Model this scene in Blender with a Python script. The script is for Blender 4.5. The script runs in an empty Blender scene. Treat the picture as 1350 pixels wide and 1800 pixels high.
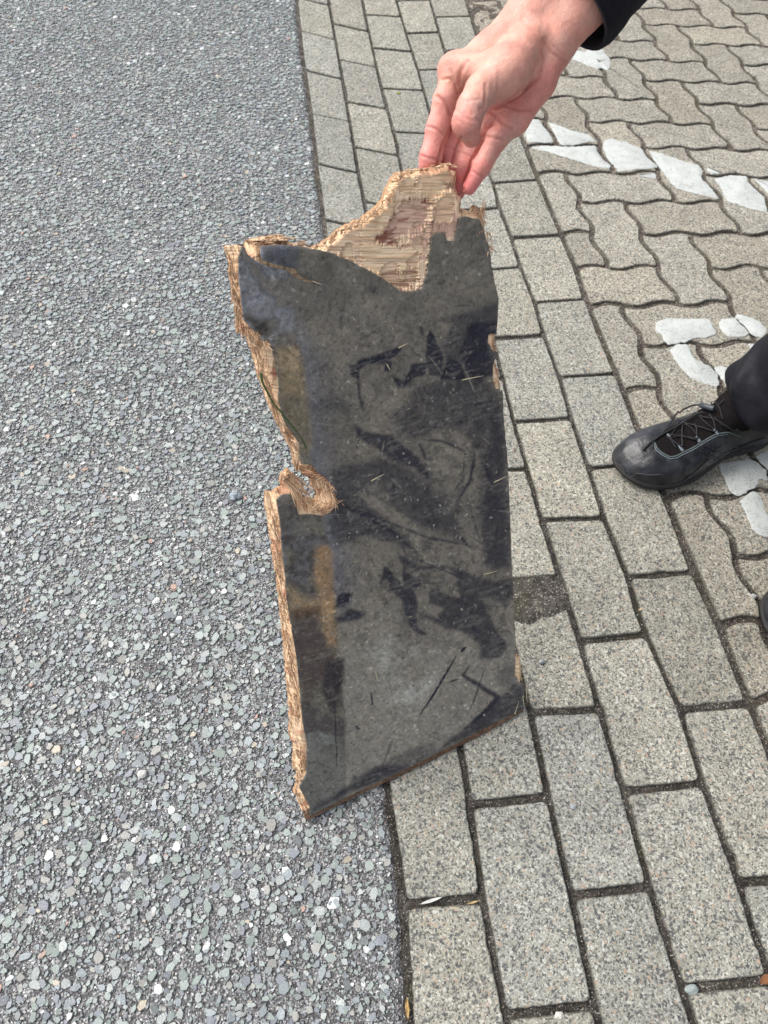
import bpy, math, random
import numpy as np
from mathutils import Matrix, Vector
from mathutils.bvhtree import BVHTree

random.seed(7)
rng = np.random.default_rng(11)
PI = math.pi

# ------------------------------------------------------------------ camera, sky, sun, exposure
F_PX = 1199.94                                   # focal length in pixels of the 1350 px wide photograph
H_, T_, R_ = -0.14967, 0.561243, 0.037892        # heading, tilt from straight down, roll
CAM = np.array([-0.038163, -0.426489, 0.942988])

def rotz(a):
    c, s = math.cos(a), math.sin(a)
    return np.array([[c, -s, 0], [s, c, 0], [0, 0, 1.]])

def rotx(a):
    c, s = math.cos(a), math.sin(a)
    return np.array([[1., 0, 0], [0, c, -s], [0, s, c]])

RM = rotz(H_) @ rotx(T_) @ rotz(R_)
scene = bpy.context.scene
cd = bpy.data.cameras.new('camera')
cam = bpy.data.objects.new('camera', cd)
scene.collection.objects.link(cam)
m4 = np.eye(4); m4[:3, :3] = RM; m4[:3, 3] = CAM
cam.matrix_world = Matrix(m4.tolist())
cd.sensor_fit = 'HORIZONTAL'; cd.sensor_width = 36.0
cd.lens = F_PX / 1350 * 36.0
cd.clip_start = 0.02; cd.clip_end = 500
cd.dof.use_dof = True; cd.dof.focus_distance = 0.80; cd.dof.aperture_fstop = 14
scene.camera = cam
scene.render.resolution_x = 768; scene.render.resolution_y = 1024

world = bpy.data.worlds.new('World'); scene.world = world; world.use_nodes = True
wn = world.node_tree.nodes; wl = world.node_tree.links; wn.clear()
wo = wn.new('ShaderNodeOutputWorld'); bg = wn.new('ShaderNodeBackground'); sky = wn.new('ShaderNodeTexSky')
SUN_EL, SUN_AZ = math.radians(52), math.radians(-62)
sky.sky_type = 'NISHITA'; sky.sun_disc = False
sky.sun_elevation = SUN_EL; sky.sun_rotation = SUN_AZ
sky.air_density = 1.0; sky.dust_density = 5.0; sky.ozone_density = 1.0
hs = wn.new('ShaderNodeHueSaturation'); hs.inputs['Saturation'].default_value = 0.35   # thin cloud cover
bg.inputs['Strength'].default_value = 0.13
wl.new(sky.outputs[0], hs.inputs['Color']); wl.new(hs.outputs[0], bg.inputs['Color']); wl.new(bg.outputs[0], wo.inputs['Surface'])
sl = bpy.data.lights.new('sun', 'SUN'); sl.energy = 1.1; sl.angle = math.radians(35); sl.color = (1.0, 0.96, 0.9)
so = bpy.data.objects.new('sun', sl); scene.collection.objects.link(so)
sd = Vector((math.sin(SUN_AZ) * math.cos(SUN_EL), math.cos(SUN_AZ) * math.cos(SUN_EL), math.sin(SUN_EL)))
so.rotation_euler = sd.to_track_quat('Z', 'Y').to_euler(); so.location = (-3, 2, 5)
scene.view_settings.view_transform = 'Standard'; scene.view_settings.look = 'None'
scene.view_settings.gamma = 1.0; scene.view_settings.use_curve_mapping = False
scene.view_settings.exposure = 0.78

# ------------------------------------------------------------------ measuring helpers
def rays(x, y):
    x = np.asarray(x, float); y = np.asarray(y, float)
    d = np.stack([(x - 675) / F_PX, -(y - 900) / F_PX, -np.ones_like(x)], -1)
    return d @ RM.T

def Q(x, y, D):
    """real point seen at photo coordinate (x, y), D metres in front of the camera"""
    return CAM + rays(x, y) * np.asarray(D)[..., None]

def gnd(x, y, z=0.0):
    d = rays(x, y); t = (z - CAM[2]) / d[..., 2]
    return CAM + d * t[..., None]

def toplane(x, y, p0, n):
    d = rays(x, y); t = ((p0 - CAM) @ n) / (d @ n)
    return CAM + d * t[..., None]

def project(X):
    c = (X - CAM) @ RM
    return np.stack([675 + F_PX * c[..., 0] / -c[..., 2], 900 - F_PX * c[..., 1] / -c[..., 2]], -1)

# ------------------------------------------------------------------ noise
def _h(ix, iy, iz, s):
    h = (ix.astype(np.int64) * 374761393 + iy.astype(np.int64) * 668265263 + iz.astype(np.int64) * 2147483647 + s * 974634777) & 0xffffffff
    h = ((h ^ (h >> 13)) * 1274126177) & 0xffffffff
    h = (h ^ (h >> 16)) & 0xffff
    return h / 65535.0

def noise(x, y, z=0.0, s=0):
    x, y, z = np.broadcast_arrays(np.asarray(x, float), np.asarray(y, float), np.asarray(z, float))
    ix, iy, iz = np.floor(x), np.floor(y), np.floor(z)
    fx, fy, fz = x - ix, y - iy, z - iz
    fx = fx * fx * (3 - 2 * fx); fy = fy * fy * (3 - 2 * fy); fz = fz * fz * (3 - 2 * fz)
    r = 0
    for a in (0, 1):
        for b in (0, 1):
            if np.all(z == 0):
                r = r + _h(ix + a, iy + b, iz, s) * (fx if a else 1 - fx) * (fy if b else 1 - fy)
            else:
                for c in (0, 1):
                    r = r + _h(ix + a, iy + b, iz + c, s) * (fx if a else 1 - fx) * (fy if b else 1 - fy) * (fz if c else 1 - fz)
    return r

def fbm(x, y, z=0.0, o=4, s=0):
    r = 0; a = 1; t = 0
    for k in range(o):
        r = r + a * noise(x * 2 ** k, y * 2 ** k, np.asarray(z) * 2 ** k, s + k); t += a; a *= .5
    return r / t

def ss(a, b, x):
    t = np.clip((x - a) / (b - a), 0, 1); return t * t * (3 - 2 * t)

# ------------------------------------------------------------------ objects
def mesh_obj(name, verts, faces, mat=None, parent=None, smooth=False, cols=None, mats=None, midx=None):
    me = bpy.data.meshes.new(name)
    verts = np.asarray(verts, np.float32)
    if isinstance(faces, np.ndarray):
        n, k = faces.shape
        me.vertices.add(len(verts)); me.vertices.foreach_set('co', verts.ravel())
        me.loops.add(n * k); me.loops.foreach_set('vertex_index', faces.astype(np.int32).ravel())
        me.polygons.add(n); me.polygons.foreach_set('loop_start', np.arange(0, n * k, k, dtype=np.int32))
        me.update(calc_edges=True)
    else:
        ls = np.array([len(f) for f in faces], np.int32)
        st = np.concatenate([[0], np.cumsum(ls)[:-1]]).astype(np.int32)
        fl = np.fromiter((i for f in faces for i in f), np.int32, int(ls.sum()))
        me.vertices.add(len(verts)); me.vertices.foreach_set('co', verts.ravel())
        me.loops.add(len(fl)); me.loops.foreach_set('vertex_index', fl)
        me.polygons.add(len(ls)); me.polygons.foreach_set('loop_start', st)
        me.update(calc_edges=True)
    me.validate()
    if cols:
        for nm, c in cols.items():
            at = me.attributes.new(nm, 'FLOAT_COLOR', 'POINT')
            c4 = np.ones((len(verts), 4), np.float32); c4[:, :c.shape[1]] = c
            at.data.foreach_set('color', c4.ravel())
    for mm in (mats or ([mat] if mat else [])):
        me.materials.append(mm)
    if midx is not None and len(midx) == len(me.polygons):
        me.polygons.foreach_set('material_index', np.asarray(midx, np.int32))
    if smooth:
        lt = np.empty(len(me.polygons), np.int32); me.polygons.foreach_get('loop_total', lt)
        me.polygons.foreach_set('use_smooth', lt <= 4)
    o = bpy.data.objects.new(name, me); scene.collection.objects.link(o)
    if parent: o.parent = parent
    return o

def empty(name, loc=(0, 0, 0)):
    o = bpy.data.objects.new(name, None); o.location = loc; o.empty_display_size = 0.05
    scene.collection.objects.link(o); return o

def tag(o, label=None, cat=None, group=None, kind=None):
    if label: o['label'] = label
    if cat: o['category'] = cat
    if group: o['group'] = group
    if kind: o['kind'] = kind
    return o

def under(o, parent):
    """parent a mesh written in world coordinates to an Empty that stands elsewhere"""
    o.parent = parent
    me = o.data; n = len(me.vertices); co = np.empty(n * 3, np.float32)
    me.vertices.foreach_get('co', co); co = co.reshape(-1, 3) - np.array(parent_origin(parent), np.float32)
    me.vertices.foreach_set('co', co.ravel()); me.update()
    return o

def parent_origin(p):
    v = Vector((0, 0, 0))
    while p is not None:
        v = v + p.location; p = p.parent
    return v

# ------------------------------------------------------------------ materials
class M:
    def __init__(s, name, rough=.8, spec=.3):
        s.m = bpy.data.materials.new(name); s.m.use_nodes = True
        s.n = s.m.node_tree.nodes; s.l = s.m.node_tree.links
        s.b = s.n['Principled BSDF']; s.b.inputs['Roughness'].default_value = rough
        s.b.inputs['Specular IOR Level'].default_value = spec
        s._co = None
    def co(s):
        if s._co is None: s._co = s.n.new('ShaderNodeTexCoord').outputs['Object']
        return s._co
    def set(s, inp, v):
        if isinstance(v, bpy.types.NodeSocket): s.l.new(v, inp)
        else: inp.default_value = v
    def map(s, sc=(1, 1, 1), rot=(0, 0, 0), co=None):
        q = s.n.new('ShaderNodeMapping'); q.inputs['Scale'].default_value = sc; q.inputs['Rotation'].default_value = rot
        s.l.new(co or s.co(), q.inputs['Vector']); return q.outputs[0]
    def noise(s, scale, detail=3, rough=.55, co=None, dist=0):
        q = s.n.new('ShaderNodeTexNoise'); q.inputs['Scale'].default_value = scale; q.inputs['Detail'].default_value = detail
        q.inputs['Roughness'].default_value = rough; q.inputs['Distortion'].default_value = dist
        s.l.new(co or s.co(), q.inputs['Vector']); return q.outputs['Fac']
    def vor(s, scale, feat='F1', out='Distance', co=None, rnd=1.0):
        q = s.n.new('ShaderNodeTexVoronoi'); q.feature = feat; q.inputs['Scale'].default_value = scale
        q.inputs['Randomness'].default_value = rnd
        s.l.new(co or s.co(), q.inputs['Vector']); return q.outputs[out]
    def sep(s, c, k=0):
        q = s.n.new('ShaderNodeSeparateColor'); s.l.new(c, q.inputs[0]); return q.outputs[k]
    def ramp(s, f, stops, const=False):
        q = s.n.new('ShaderNodeValToRGB'); s.l.new(f, q.inputs[0]); e = q.color_ramp.elements
        if const: q.color_ramp.interpolation = 'CONSTANT'
        while len(e) < len(stops): e.new(.5)
        for a, (p, c) in zip(e, stops):
            a.position = p; a.color = (*c, 1) if len(c) == 3 else c
        return q.outputs[0]
    def mix(s, a, b, f, mode='MIX'):
        q = s.n.new('ShaderNodeMix'); q.data_type = 'RGBA'; q.blend_type = mode
        s.set(q.inputs[0], f); s.set(q.inputs[6], a); s.set(q.inputs[7], b); return q.outputs[2]
    def math(s, op, a, b=0.0, clamp=False):
        q = s.n.new('ShaderNodeMath'); q.operation = op; q.use_clamp = clamp
        s.set(q.inputs[0], a); s.set(q.inputs[1], b); return q.outputs[0]
    def attr(s, name):
        q = s.n.new('ShaderNodeAttribute'); q.attribute_name = name; return q.outputs['Color']
    def bump(s, h, dist, strength=1.0, prev=None):
        q = s.n.new('ShaderNodeBump'); q.inputs['Distance'].default_value = dist; q.inputs['Strength'].default_value = strength
        s.l.new(h, q.inputs['Height'])
        if prev: s.l.new(prev, q.inputs['Normal'])
        return q.outputs[0]
    def color(s, c): s.set(s.b.inputs['Base Color'], c if isinstance(c, bpy.types.NodeSocket) else (*c, 1)); return s
    def normal(s, n): s.l.new(n, s.b.inputs['Normal']); return s

def g(v): return (v, v, v)

def mat_plain(name, col, rough=.6, spec=.3, bump=0, bscale=400):
    q = M(name, rough, spec)
    n = q.noise(bscale * .3, 4)
    q.color(q.mix((*[c * .8 for c in col], 1), (*[min(1, c * 1.2) for c in col], 1), n))
    if bump: q.normal(q.bump(q.noise(bscale, 3), bump))
    return q.m

# paving blocks: sawn-looking concrete full of mineral chips; 'tint' is each block's own colour
def mat_paver(name, warm):
    q = M(name, .82, .28)
    warp = q.noise(900, 2)
    c1 = q.sep(q.vor(560, out='Color'), 0)
    base = q.ramp(c1, [(0, (.075, .076, .078)), (.12, (.19, .19, .18)), (.28, (.30, .295, .265)), (.50, (.385, .375, .335)),
                       (.74, (.47, .46, .42)), (.90, (.62, .615, .58)), (.965, (.45, .33, .24)), (.985, (.46, .39, .26))], True)
    c2 = q.sep(q.vor(300, out='Color'), 1)
    big = q.ramp(c2, [(0, (.09, .095, .105)), (.10, (.30, .30, .28)), (.90, (.40, .39, .36)), (.955, (.47, .34, .26)), (.97, (.60, .59, .56))], True)
    bm = q.ramp(c2, [(0, g(1)), (.10, g(.22)), (.88, g(.9)), (.96, g(1))], True)
    col = q.mix(base, big, q.math('MULTIPLY', bm, .75))
    fine = q.ramp(q.noise(1500, 2), [(.3, g(.78)), (.7, g(1.2))])
    col = q.mix(col, fine, 1.0, 'MULTIPLY')
    blot = q.ramp(q.noise(14, 4), [(.3, g(.86)), (.7, g(1.1))])
    col = q.mix(col, blot, 1.0, 'MULTIPLY')
    col = q.mix(col, q.attr('tint'), 1.0, 'MULTIPLY')
    q.color(col)
    h = q.math('ADD', q.noise(700, 4), q.math('MULTIPLY', q.vor(430), .7))
    q.normal(q.bump(h, .0009, .8))
    return q.m

def mat_soil():
    q = M('joint_soil', .95, .12)
    n = q.noise(160, 5); v = q.sep(q.vor(800, out='Color'), 0)
    col = q.ramp(n, [(.3, (.050, .046, .043)), (.5, (.105, .096, .085)), (.72, (.175, .158, .135))])
    grit = q.ramp(v, [(0, g(.55)), (.35, g(.9)), (.82, g(1.3)), (.94, g(3.2)), (.97, g(4.5))], True)
    col = q.mix(col, grit, 1.0, 'MULTIPLY')
    blt = q.ramp(q.noise(24, 4), [(.35, g(.8)), (.65, g(1.5))]); col = q.mix(col, blt, 1.0, 'MULTIPLY'); moss = q.ramp(q.noise(7, 4), [(.54, g(0)), (.70, g(.4))])
    col = q.mix(col, (.080, .078, .036, 1), moss)
    col = q.mix(col, q.attr('tint'), 1.0, 'MULTIPLY')
    q.color(col); q.normal(q.bump(q.math('ADD', q.noise(500, 4), q.vor(800)), .0022))
    return q.m

def mat_mastic():
    q = M('asphalt_mastic', .78, .3)
    n = q.noise(90, 5)
    col = q.ramp(n, [(.3, (.140, .139, .144)), (.7, (.240, .237, .241))])
    v = q.sep(q.vor(620, out='Color'), 0)
    gr = q.ramp(v, [(0, g(.5)), (.25, g(.8)), (.6, g(1.2)), (.8, g(1.9)), (.93, g(2.6)), (.985, g(4))], True)
    col = q.mix(col, gr, 1.0, 'MULTIPLY')
    v2 = q.sep(q.vor(240, out='Color'), 1)
    gr2 = q.ramp(v2, [(0, g(.7)), (.5, g(1.0)), (.75, g(1.7))], True)
    col = q.mix(col, gr2, .8, 'MULTIPLY')
    blot = q.ramp(q.noise(3, 4), [(.35, g(.9)), (.65, g(1.12))])
    col = q.mix(col, blot, 1.0, 'MULTIPLY')
    q.color(col)
    q.normal(q.bump(q.math('ADD', q.math('MULTIPLY', q.vor(300), 1.0), q.noise(520, 4)), .0022))
    return q.m

def mat_chip():
    q = M('asphalt_stone', .5, .45)
    col = q.mix(q.attr('tint'), q.ramp(q.noise(500, 4), [(.3, g(.78)), (.7, g(1.2))]), 1.0, 'MULTIPLY')
    q.color(col); q.normal(q.bump(q.noise(450, 4), .0007, .7))
    return q.m

def mat_paint():
    q = M('white_road_paint', .7, .3)
    wear = q.noise(45, 4, .6); pit = q.ramp(q.math('ADD', q.noise(420, 4, .7), q.math('MULTIPLY', wear, .35)), [(.55, g(0)), (.62, g(1))])
    base = q.ramp(q.noise(40, 5), [(.3, (.44, .465, .45)), (.7, (.52, .545, .53))])
    q.color(q.mix((.27, .265, .245, 1), base, pit))
    q.normal(q.bump(q.noise(600, 4), .0006)); return q.m

MAT_PAVER = mat_paver('paving_concrete', 0)
MAT_SOIL = mat_soil(); MAT_MASTIC = mat_mastic(); MAT_CHIP = mat_chip(); MAT_PAINT = mat_paint()

# ------------------------------------------------------------------ polygon tools
def resample(P, step, closed=True):
    P = np.asarray(P, float)
    A = np.vstack([P, P[:1]]) if closed else P
    d = np.linalg.norm(np.diff(A, axis=0), axis=1); L = np.concatenate([[0], np.cumsum(d)])
    n = max(4, int(L[-1] / step))
    t = np.linspace(0, L[-1], n, endpoint=not closed)
    return np.stack([np.interp(t, L, A[:, k]) for k in range(A.shape[1])], 1)

def lap(P, it, w=.5):
    for _ in range(it):
        P = P * (1 - w) + w * .5 * (np.roll(P, 1, 0) + np.roll(P, -1, 0))
    return P

def area(P):
    x, y = P[:, 0], P[:, 1]; return .5 * np.sum(x * np.roll(y, -1) - y * np.roll(x, -1))

def ccw(P): return P if area(P) > 0 else P[::-1]

def inset(P, d):
    t = np.roll(P, -1, 0) - np.roll(P, 1, 0); t /= np.linalg.norm(t, axis=1)[:, None] + 1e-12
    nrm = np.stack([-t[:, 1], t[:, 0]], 1)
    return P + nrm * (d if np.isscalar(d) else np.asarray(d)[:, None])

def clip_fn(P, gfn):
    out = []; gv = gfn(P); n = len(P)
    for i in range(n):
        j = (i + 1) % n
        if gv[i] >= 0: out.append(P[i])
        if (gv[i] >= 0) != (gv[j] >= 0):
            t = gv[i] / (gv[i] - gv[j]); out.append(P[i] + t * (P[j] - P[i]))
    return np.array(out)

class Bag:
    def __init__(s): s.v = []; s.f = []; s.t = []; s.n = 0
    def add(s, V, F, tint):
        s.v.append(V); s.f += [[i + s.n for i in f] for f in F]
        t = np.asarray(tint, float); s.t.append(t if t.ndim == 2 else np.tile(t, (len(V), 1))); s.n += len(V)
    def build(s, name, mat, **k):
        return mesh_obj(name, np.vstack(s.v), s.f, mat, cols={'tint': np.vstack(s.t)}, **k)

def add_block(bag, P, tint, z=0.0, tilt=(0, 0), sink=None, seed=0, chip=.0012, round_=3):
    """one paving block: worn rounded rim, sides down into the joint"""
    P = ccw(resample(P, .0030)); P = lap(P, round_ + 2); Ps = P
    tg = np.roll(P, -2, 0) - np.roll(P, 2, 0); tg /= np.linalg.norm(tg, axis=1)[:, None] + 1e-12; nn_ = np.stack([-tg[:, 1], tg[:, 0]], 1)
    amp = (fbm(P[:, 0] * 120, P[:, 1] * 120, 0, 3, seed) - .5) * 2
    big = np.clip(fbm(P[:, 0] * 28, P[:, 1] * 28, 0, 2, seed + 5) - .66, 0, 1) * .02
    j_ = amp * chip + big * .6
    IN = lambda d: Ps + nn_ * (d + j_)[:, None]
    c = P.mean(0)
    rings = [(IN(0.), -.016), (IN(.0002), -.0042), (IN(.0007), -.0019), (IN(.0016), -.0006), (Ps + nn_ * (.0031 + np.maximum(0, j_))[:, None], 0.0)]
    V = []; n = len(P)
    for k, (R, zz) in enumerate(rings):
        zn = (fbm(R[:, 0] * 90, R[:, 1] * 90, 0, 2, seed + 9) - .5) * (.0009 if k in (2, 3) else .0)
        zz = zz + zn + z + (R - c) @ np.array(tilt)
        if sink is not None and k > 0: zz = zz - sink(R)
        V.append(np.column_stack([R, zz]))
    F = []
    for k in range(len(rings) - 1):
        for i in range(n):
            j = (i + 1) % n; F.append([k * n + i, k * n + j, (k + 1) * n + j, (k + 1) * n + i])
    F.append([4 * n + i for i in range(n)])
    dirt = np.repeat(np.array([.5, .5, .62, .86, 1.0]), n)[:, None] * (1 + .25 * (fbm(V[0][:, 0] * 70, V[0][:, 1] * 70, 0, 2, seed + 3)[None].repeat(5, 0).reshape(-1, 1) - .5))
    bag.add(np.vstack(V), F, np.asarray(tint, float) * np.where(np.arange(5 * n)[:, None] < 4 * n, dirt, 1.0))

# ------------------------------------------------------------------ where the joints run (measured, metres on the ground)
LN = [
 [(522, 0), (533, 100), (548, 205), (557, 290), (571, 390), (681, 1388), (700, 1500), (713, 1600), (722, 1800)],
 [(579, 8), (590, 69), (602, 138), (615, 212), (630, 303), (645, 378), (812, 1325), (827, 1414), (850, 1581), (892, 1800)],
 [(637, 0), (655, 84), (671, 154), (692, 230), (706, 295), (944, 1300), (966, 1405), (1004, 1571), (1055, 1800)],
 [(697, 0), (714, 58), (735, 122), (879, 640), (903, 739), (927, 820), (952, 911), (967, 957), (1020, 1125), (1060, 1263), (1097, 1390), (1142, 1552), (1199, 1734), (1220, 1800)],
 [(756, 0), (772, 56), (790, 115), (856, 296), (867, 321), (880, 367), (900, 418), (915, 467), (940, 531), (957, 589), (984, 663), (1005, 735), (1035, 822), (1062, 907), (1103, 1009), (1135, 1110), (1195, 1245), (1237, 1380), (1300, 1552), (1350, 1703)],
 [(819, 0), (828, 28), (845, 85), (911, 226), (931, 280), (944, 311), (962, 356), (985, 410), (1009, 464), (1028, 522), (1052, 587), (1082, 656), (1094, 684), (1117, 747), (1168, 873), (1188, 923), (1214, 993), (1237, 1045), (1263, 1098), (1288, 1163), (1317, 1235), (1340, 1290)]]
LW = []
for pts in LN:
    W = gnd(*np.array(pts, float).T)[:, :2]; LW.append(W[np.argsort(W[:, 1])])
def line_x(i, y):
    W = LW[i]; y = np.asarray(y, float)
    m = np.polyfit(W[:, 1], W[:, 0], 1)
    r = np.interp(y, W[:, 1], W[:, 0])
    lo = W[0, 0] + (y - W[0, 1]) * m[0]; hi = W[-1, 0] + (y - W[-1, 1]) * m[0]
    return np.where(y < W[0, 1], lo, np.where(y > W[-1, 1], hi, r))
JT = [
 [((522, -4), (579, 8)), ((527.5, 54), (590.5, 69)), ((538, 124), (602, 138)), ((546, 200), (615, 212)), ((557, 288), (630, 303)), ((571, 387), (650, 402)), ((714, 1590), (849, 1578))],
 [((587, 42), (648, 55)), ((600, 105), (662, 117)), ((614, 179), (675, 189)), ((629, 259), (698, 272)), ((643, 355), (720, 367)), ((827, 1416), (963, 1401)), ((893, 1785), (1048, 1767))],
 [((648, 26), (704, 29)), ((658, 84), (719, 90)), ((673, 154), (736, 158)), ((693, 231), (751, 234)), ((870, 827), (927, 823)), ((888, 1019), (979, 1013)), ((930, 1253), (1053, 1247)), ((1010, 1574), (1148, 1558))],
 [((714, 58), (773, 56)), ((734, 122), (790, 121)), ((820, 369), (880, 365.5)), ((850, 474), (913, 469)), ((867, 595), (958, 589)), ((904, 741), (1005.5, 735.5)), ((954, 913), (1063, 909)), ((1023, 1127), (1138, 1115)), ((1100, 1391), (1233, 1377)), ((1205, 1738), (1350, 1723))],
 [((765.5, 29), (827, 28)), ((785.5, 88), (848, 86)), ((865.5, 321), (941, 315.5)), ((901, 418), (985.5, 413)), ((941, 531), (1028, 525.5)), ((984, 663), (1080, 657)), ((1037, 823), (1145, 812)), ((1107, 1013), (1215, 1005)), ((1197, 1247), (1320, 1236)), ((1300, 1552), (1430, 1537))]]
YMIN, YMAX = -1.0, 3.4
bag = Bag()
TINTS = {}
for c in range(5):
    js = []
    for a, b in JT[c]:
        A = gnd(np.array([a[0], b[0]]), np.array([a[1], b[1]]))
        sl_ = (A[1, 1] - A[0, 1]) / (A[1, 0] - A[0, 0])
        xm = (line_x(c, A[:, 1].mean()) + line_x(c + 1, A[:, 1].mean())) / 2
        js.append((A[0, 1] + (xm - A[0, 0]) * sl_, sl_))
    js.sort()
    full = []
    for k in range(len(js) - 1):
        (ya, sa), (yb, sb) = js[k], js[k + 1]; n = max(1, int(round((yb - ya) / .2105)))
        for q_ in range(n): full.append((ya + (yb - ya) * q_ / n, sa + (sb - sa) * q_ / n))
    full.append(js[-1])
    while full[0][0] > YMIN: full.insert(0, (full[0][0] - .2105, full[0][1]))
    while full[-1][0] < YMAX: full.append((full[-1][0] + .2105, 0.0))
    for k in range(len(full) - 1):
        (ya, sa), (yb, sb) = full[k], full[k + 1]
        ym = (ya + yb) / 2
        jx = .0027 + rng.uniform(-.0004, .0008); jy = .0026 + rng.uniform(0, .0012) + (.0008 if ym > .6 else 0) + (0.0012 if ym < .1 else 0)
        if ym < .25: jx += .0009
        pts = []
        for t in np.linspace(0, 1, 9):
            y = ya + (yb - ya) * t; pts.append((float(line_x(c, y)) + jx, y - (sa * (1 - t) + sb * t) * .05, 0, t))
        for t in np.linspace(1, 0, 9):
            y = ya + (yb - ya) * t; pts.append((float(line_x(c + 1, y)) - jx, y + (sa * (1 - t) + sb * t) * .05, 1, t))
        P = np.array([[p[0], p[1] + (jy if p[3] == 0 else (-jy if p[3] == 1 else 0))] for p in pts])
        v = rng.uniform(.78, .97); w = rng.uniform(-.02, .02)
        tint = (v * (1.0 + w), v, v * (.945 - w * 1.5))
        sink = None; tilt = (rng.normal(0, .004), rng.normal(0, .004)); z0 = rng.normal(0, .0006)
        if c == 2 and abs(ym - (.165)) < .11:      # the block whose far end has sunk under soil
            pass
        seed = c * 100 + k * 3
        # block beside the board at column 2 between the joints seen at y=1015 and y=1250 of the photo
        yt = float(gnd(np.array(930.), np.array(1016.))[1]); yl = float(gnd(np.array(990.), np.array(1252.))[1])
        if c == 2 and yl - .03 < ym < yt + .03:
            tilt = (0, -.030); z0 = -.0031
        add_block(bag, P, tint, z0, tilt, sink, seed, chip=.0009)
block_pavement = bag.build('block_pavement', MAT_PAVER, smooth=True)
tag(block_pavement, kind='structure')

# wave-shaped blocks in herringbone
NODES = {(0,0):(380,635),(1,0):(675,645),(2,0):(975,650),(3,0):(1255,660),(0,-1):(255,465),(1,-1):(565,480),(2,-1):(855,490),(3,-1):(1150,515),(0,-2):(160,315),(1,-2):(455,325),(2,-2):(755,345),(3,-2):(1030,355),(4,-2):(1300,360),(1,-3):(370,190),(2,-3):(630,200),(3,-3):(915,205),(4,-3):(1180,215),(2,-4):(560,70),(3,-4):(815,75),(4,-4):(1080,105),(-1,1):(155,770),(0,1):(465,785),(1,1):(800,820),(2,1):(1105,830),(-1,2):(245,965),(0,2):(595,970),(1,2):(915,985),(2,2):(1250,1020),(-1,3):(375,1165),(0,3):(710,1170),(1,3):(1065,1175)}
NODES = {k: (1050 + a / 4.5, b / 4.5) for k, (a, b) in NODES.items()}
NODES.update({(-1,4):(1157,302),(0,4):(1238,304),(1,4):(1314,311),(-2,5):(1100,356),(-1,5):(1188,353),(0,5):(1268,356),(-2,6):(1128,411),(-1,6):(1213,411),(0,6):(1301,409),(-3,7):(1069,469),(-2,7):(1156,469),(-1,7):(1249,471),(0,7):(1339,469),(-3,8):(1094,538),(-2,8):(1194,533),(-1,8):(1282,530),(-3,9):(1127,602),(-2,9):(1231,604),(-3,10):(1159,685),(-3,4):(996,304),(-3,5):(1020,353),(-3,6):(1040,409),(-3,12):(1243,870),(-3,13):(1297,975),(-3,14):(1340,1092)})
_k = list(NODES); _ij = np.array(_k, float)
_Y = gnd(*np.array([NODES[k] for k in _k], float).T)[:, :2]
def _basis(ij): i, j = ij[..., 0], ij[..., 1]; return np.stack([np.ones_like(i), i, j, i * j * .1, j * j * .1], -1)
_S = np.linalg.lstsq(_basis(_ij), _Y, rcond=None)[0]
_res = _Y - _basis(_ij) @ _S
def lat(ij):
    ij = np.asarray(ij, float); base = _basis(ij) @ _S
    d2 = ((ij[:, None, :] - _ij[None]) ** 2).sum(-1); w = np.exp(-d2 / .7)
    return base + (w @ _res) / (w.sum(1)[:, None] + .35)
AMP = .062
def edge_h(i, j, i2):
    s = np.linspace(0, 1, 16, endpoint=False); sg = 1 if i2 > i else -1
    x = i + sg * s; return [(a, j + AMP * math.sin(2 * PI * (a - math.floor(a)))) for a in x]
def edge_v(i, j, j2):
    s = np.linspace(0, 1, 16, endpoint=False); sg = 1 if j2 > j else -1
    y = j + sg * s; return [(i - AMP * math.sin(2 * PI * (b - math.floor(b))), b) for b in y]
wbag = Bag()
def w_block(i, j, horiz):
    w, h = (2, 1) if horiz else (1, 2)
    pts = []
    for a in range(w): pts += edge_h(i + a, j, i + a + 1)
    for a in range(h): pts += edge_v(i + w, j + a, j + a + 1)
    for a in range(w): pts += edge_h(i + w - a, j + h, i + w - a - 1)
    for a in range(h): pts += edge_v(i, j + h - a, j + h - a - 1)
    P = lat(np.array(pts))
    if P[:, 0].max() < .5 or P[:, 1].max() < YMIN or P[:, 1].min() > YMAX or P[:, 0].min() > 2.5: return
    P = ccw(resample(P, .004))
    P = inset(P, .0049)
    P = clip_fn(P, lambda R: R[:, 0] - line_x(5, R[:, 1]) - .0068)
    if len(P) < 8: return
    if abs(area(P)) < .0006: return
    v = rng.uniform(.80, .97); w_ = rng.uniform(.02, .07)
    tint = np.array((v * (1 + w_ * .6), v * .99, v * (.95 - w_)))
    if (i, j) == (0, 2): tint = np.array((.78, .755, .76))
    c = P.mean(0)
    z0 = rng.normal(0, .0004)
    px = project(np.array([c[0], c[1], 0.]))
    if px[0] < 925 and px[1] < 75: z0 = -.0055; tint = np.array((.95, .88, .78))
    add_block(wbag, P, tint, z0, (rng.normal(0, .0035), rng.normal(0, .0035)), None, (i + 50) * 31 + (j + 50), chip=.0013, round_=5)
for i in range(-8, 18):
    for j in range(-20, 24):
        k = (i - j) % 4
        if k == 1: w_block(i, j, True)
        if k == 0: w_block(i, j, False)
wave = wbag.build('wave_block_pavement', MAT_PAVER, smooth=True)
tag(wave, kind='structure')

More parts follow.
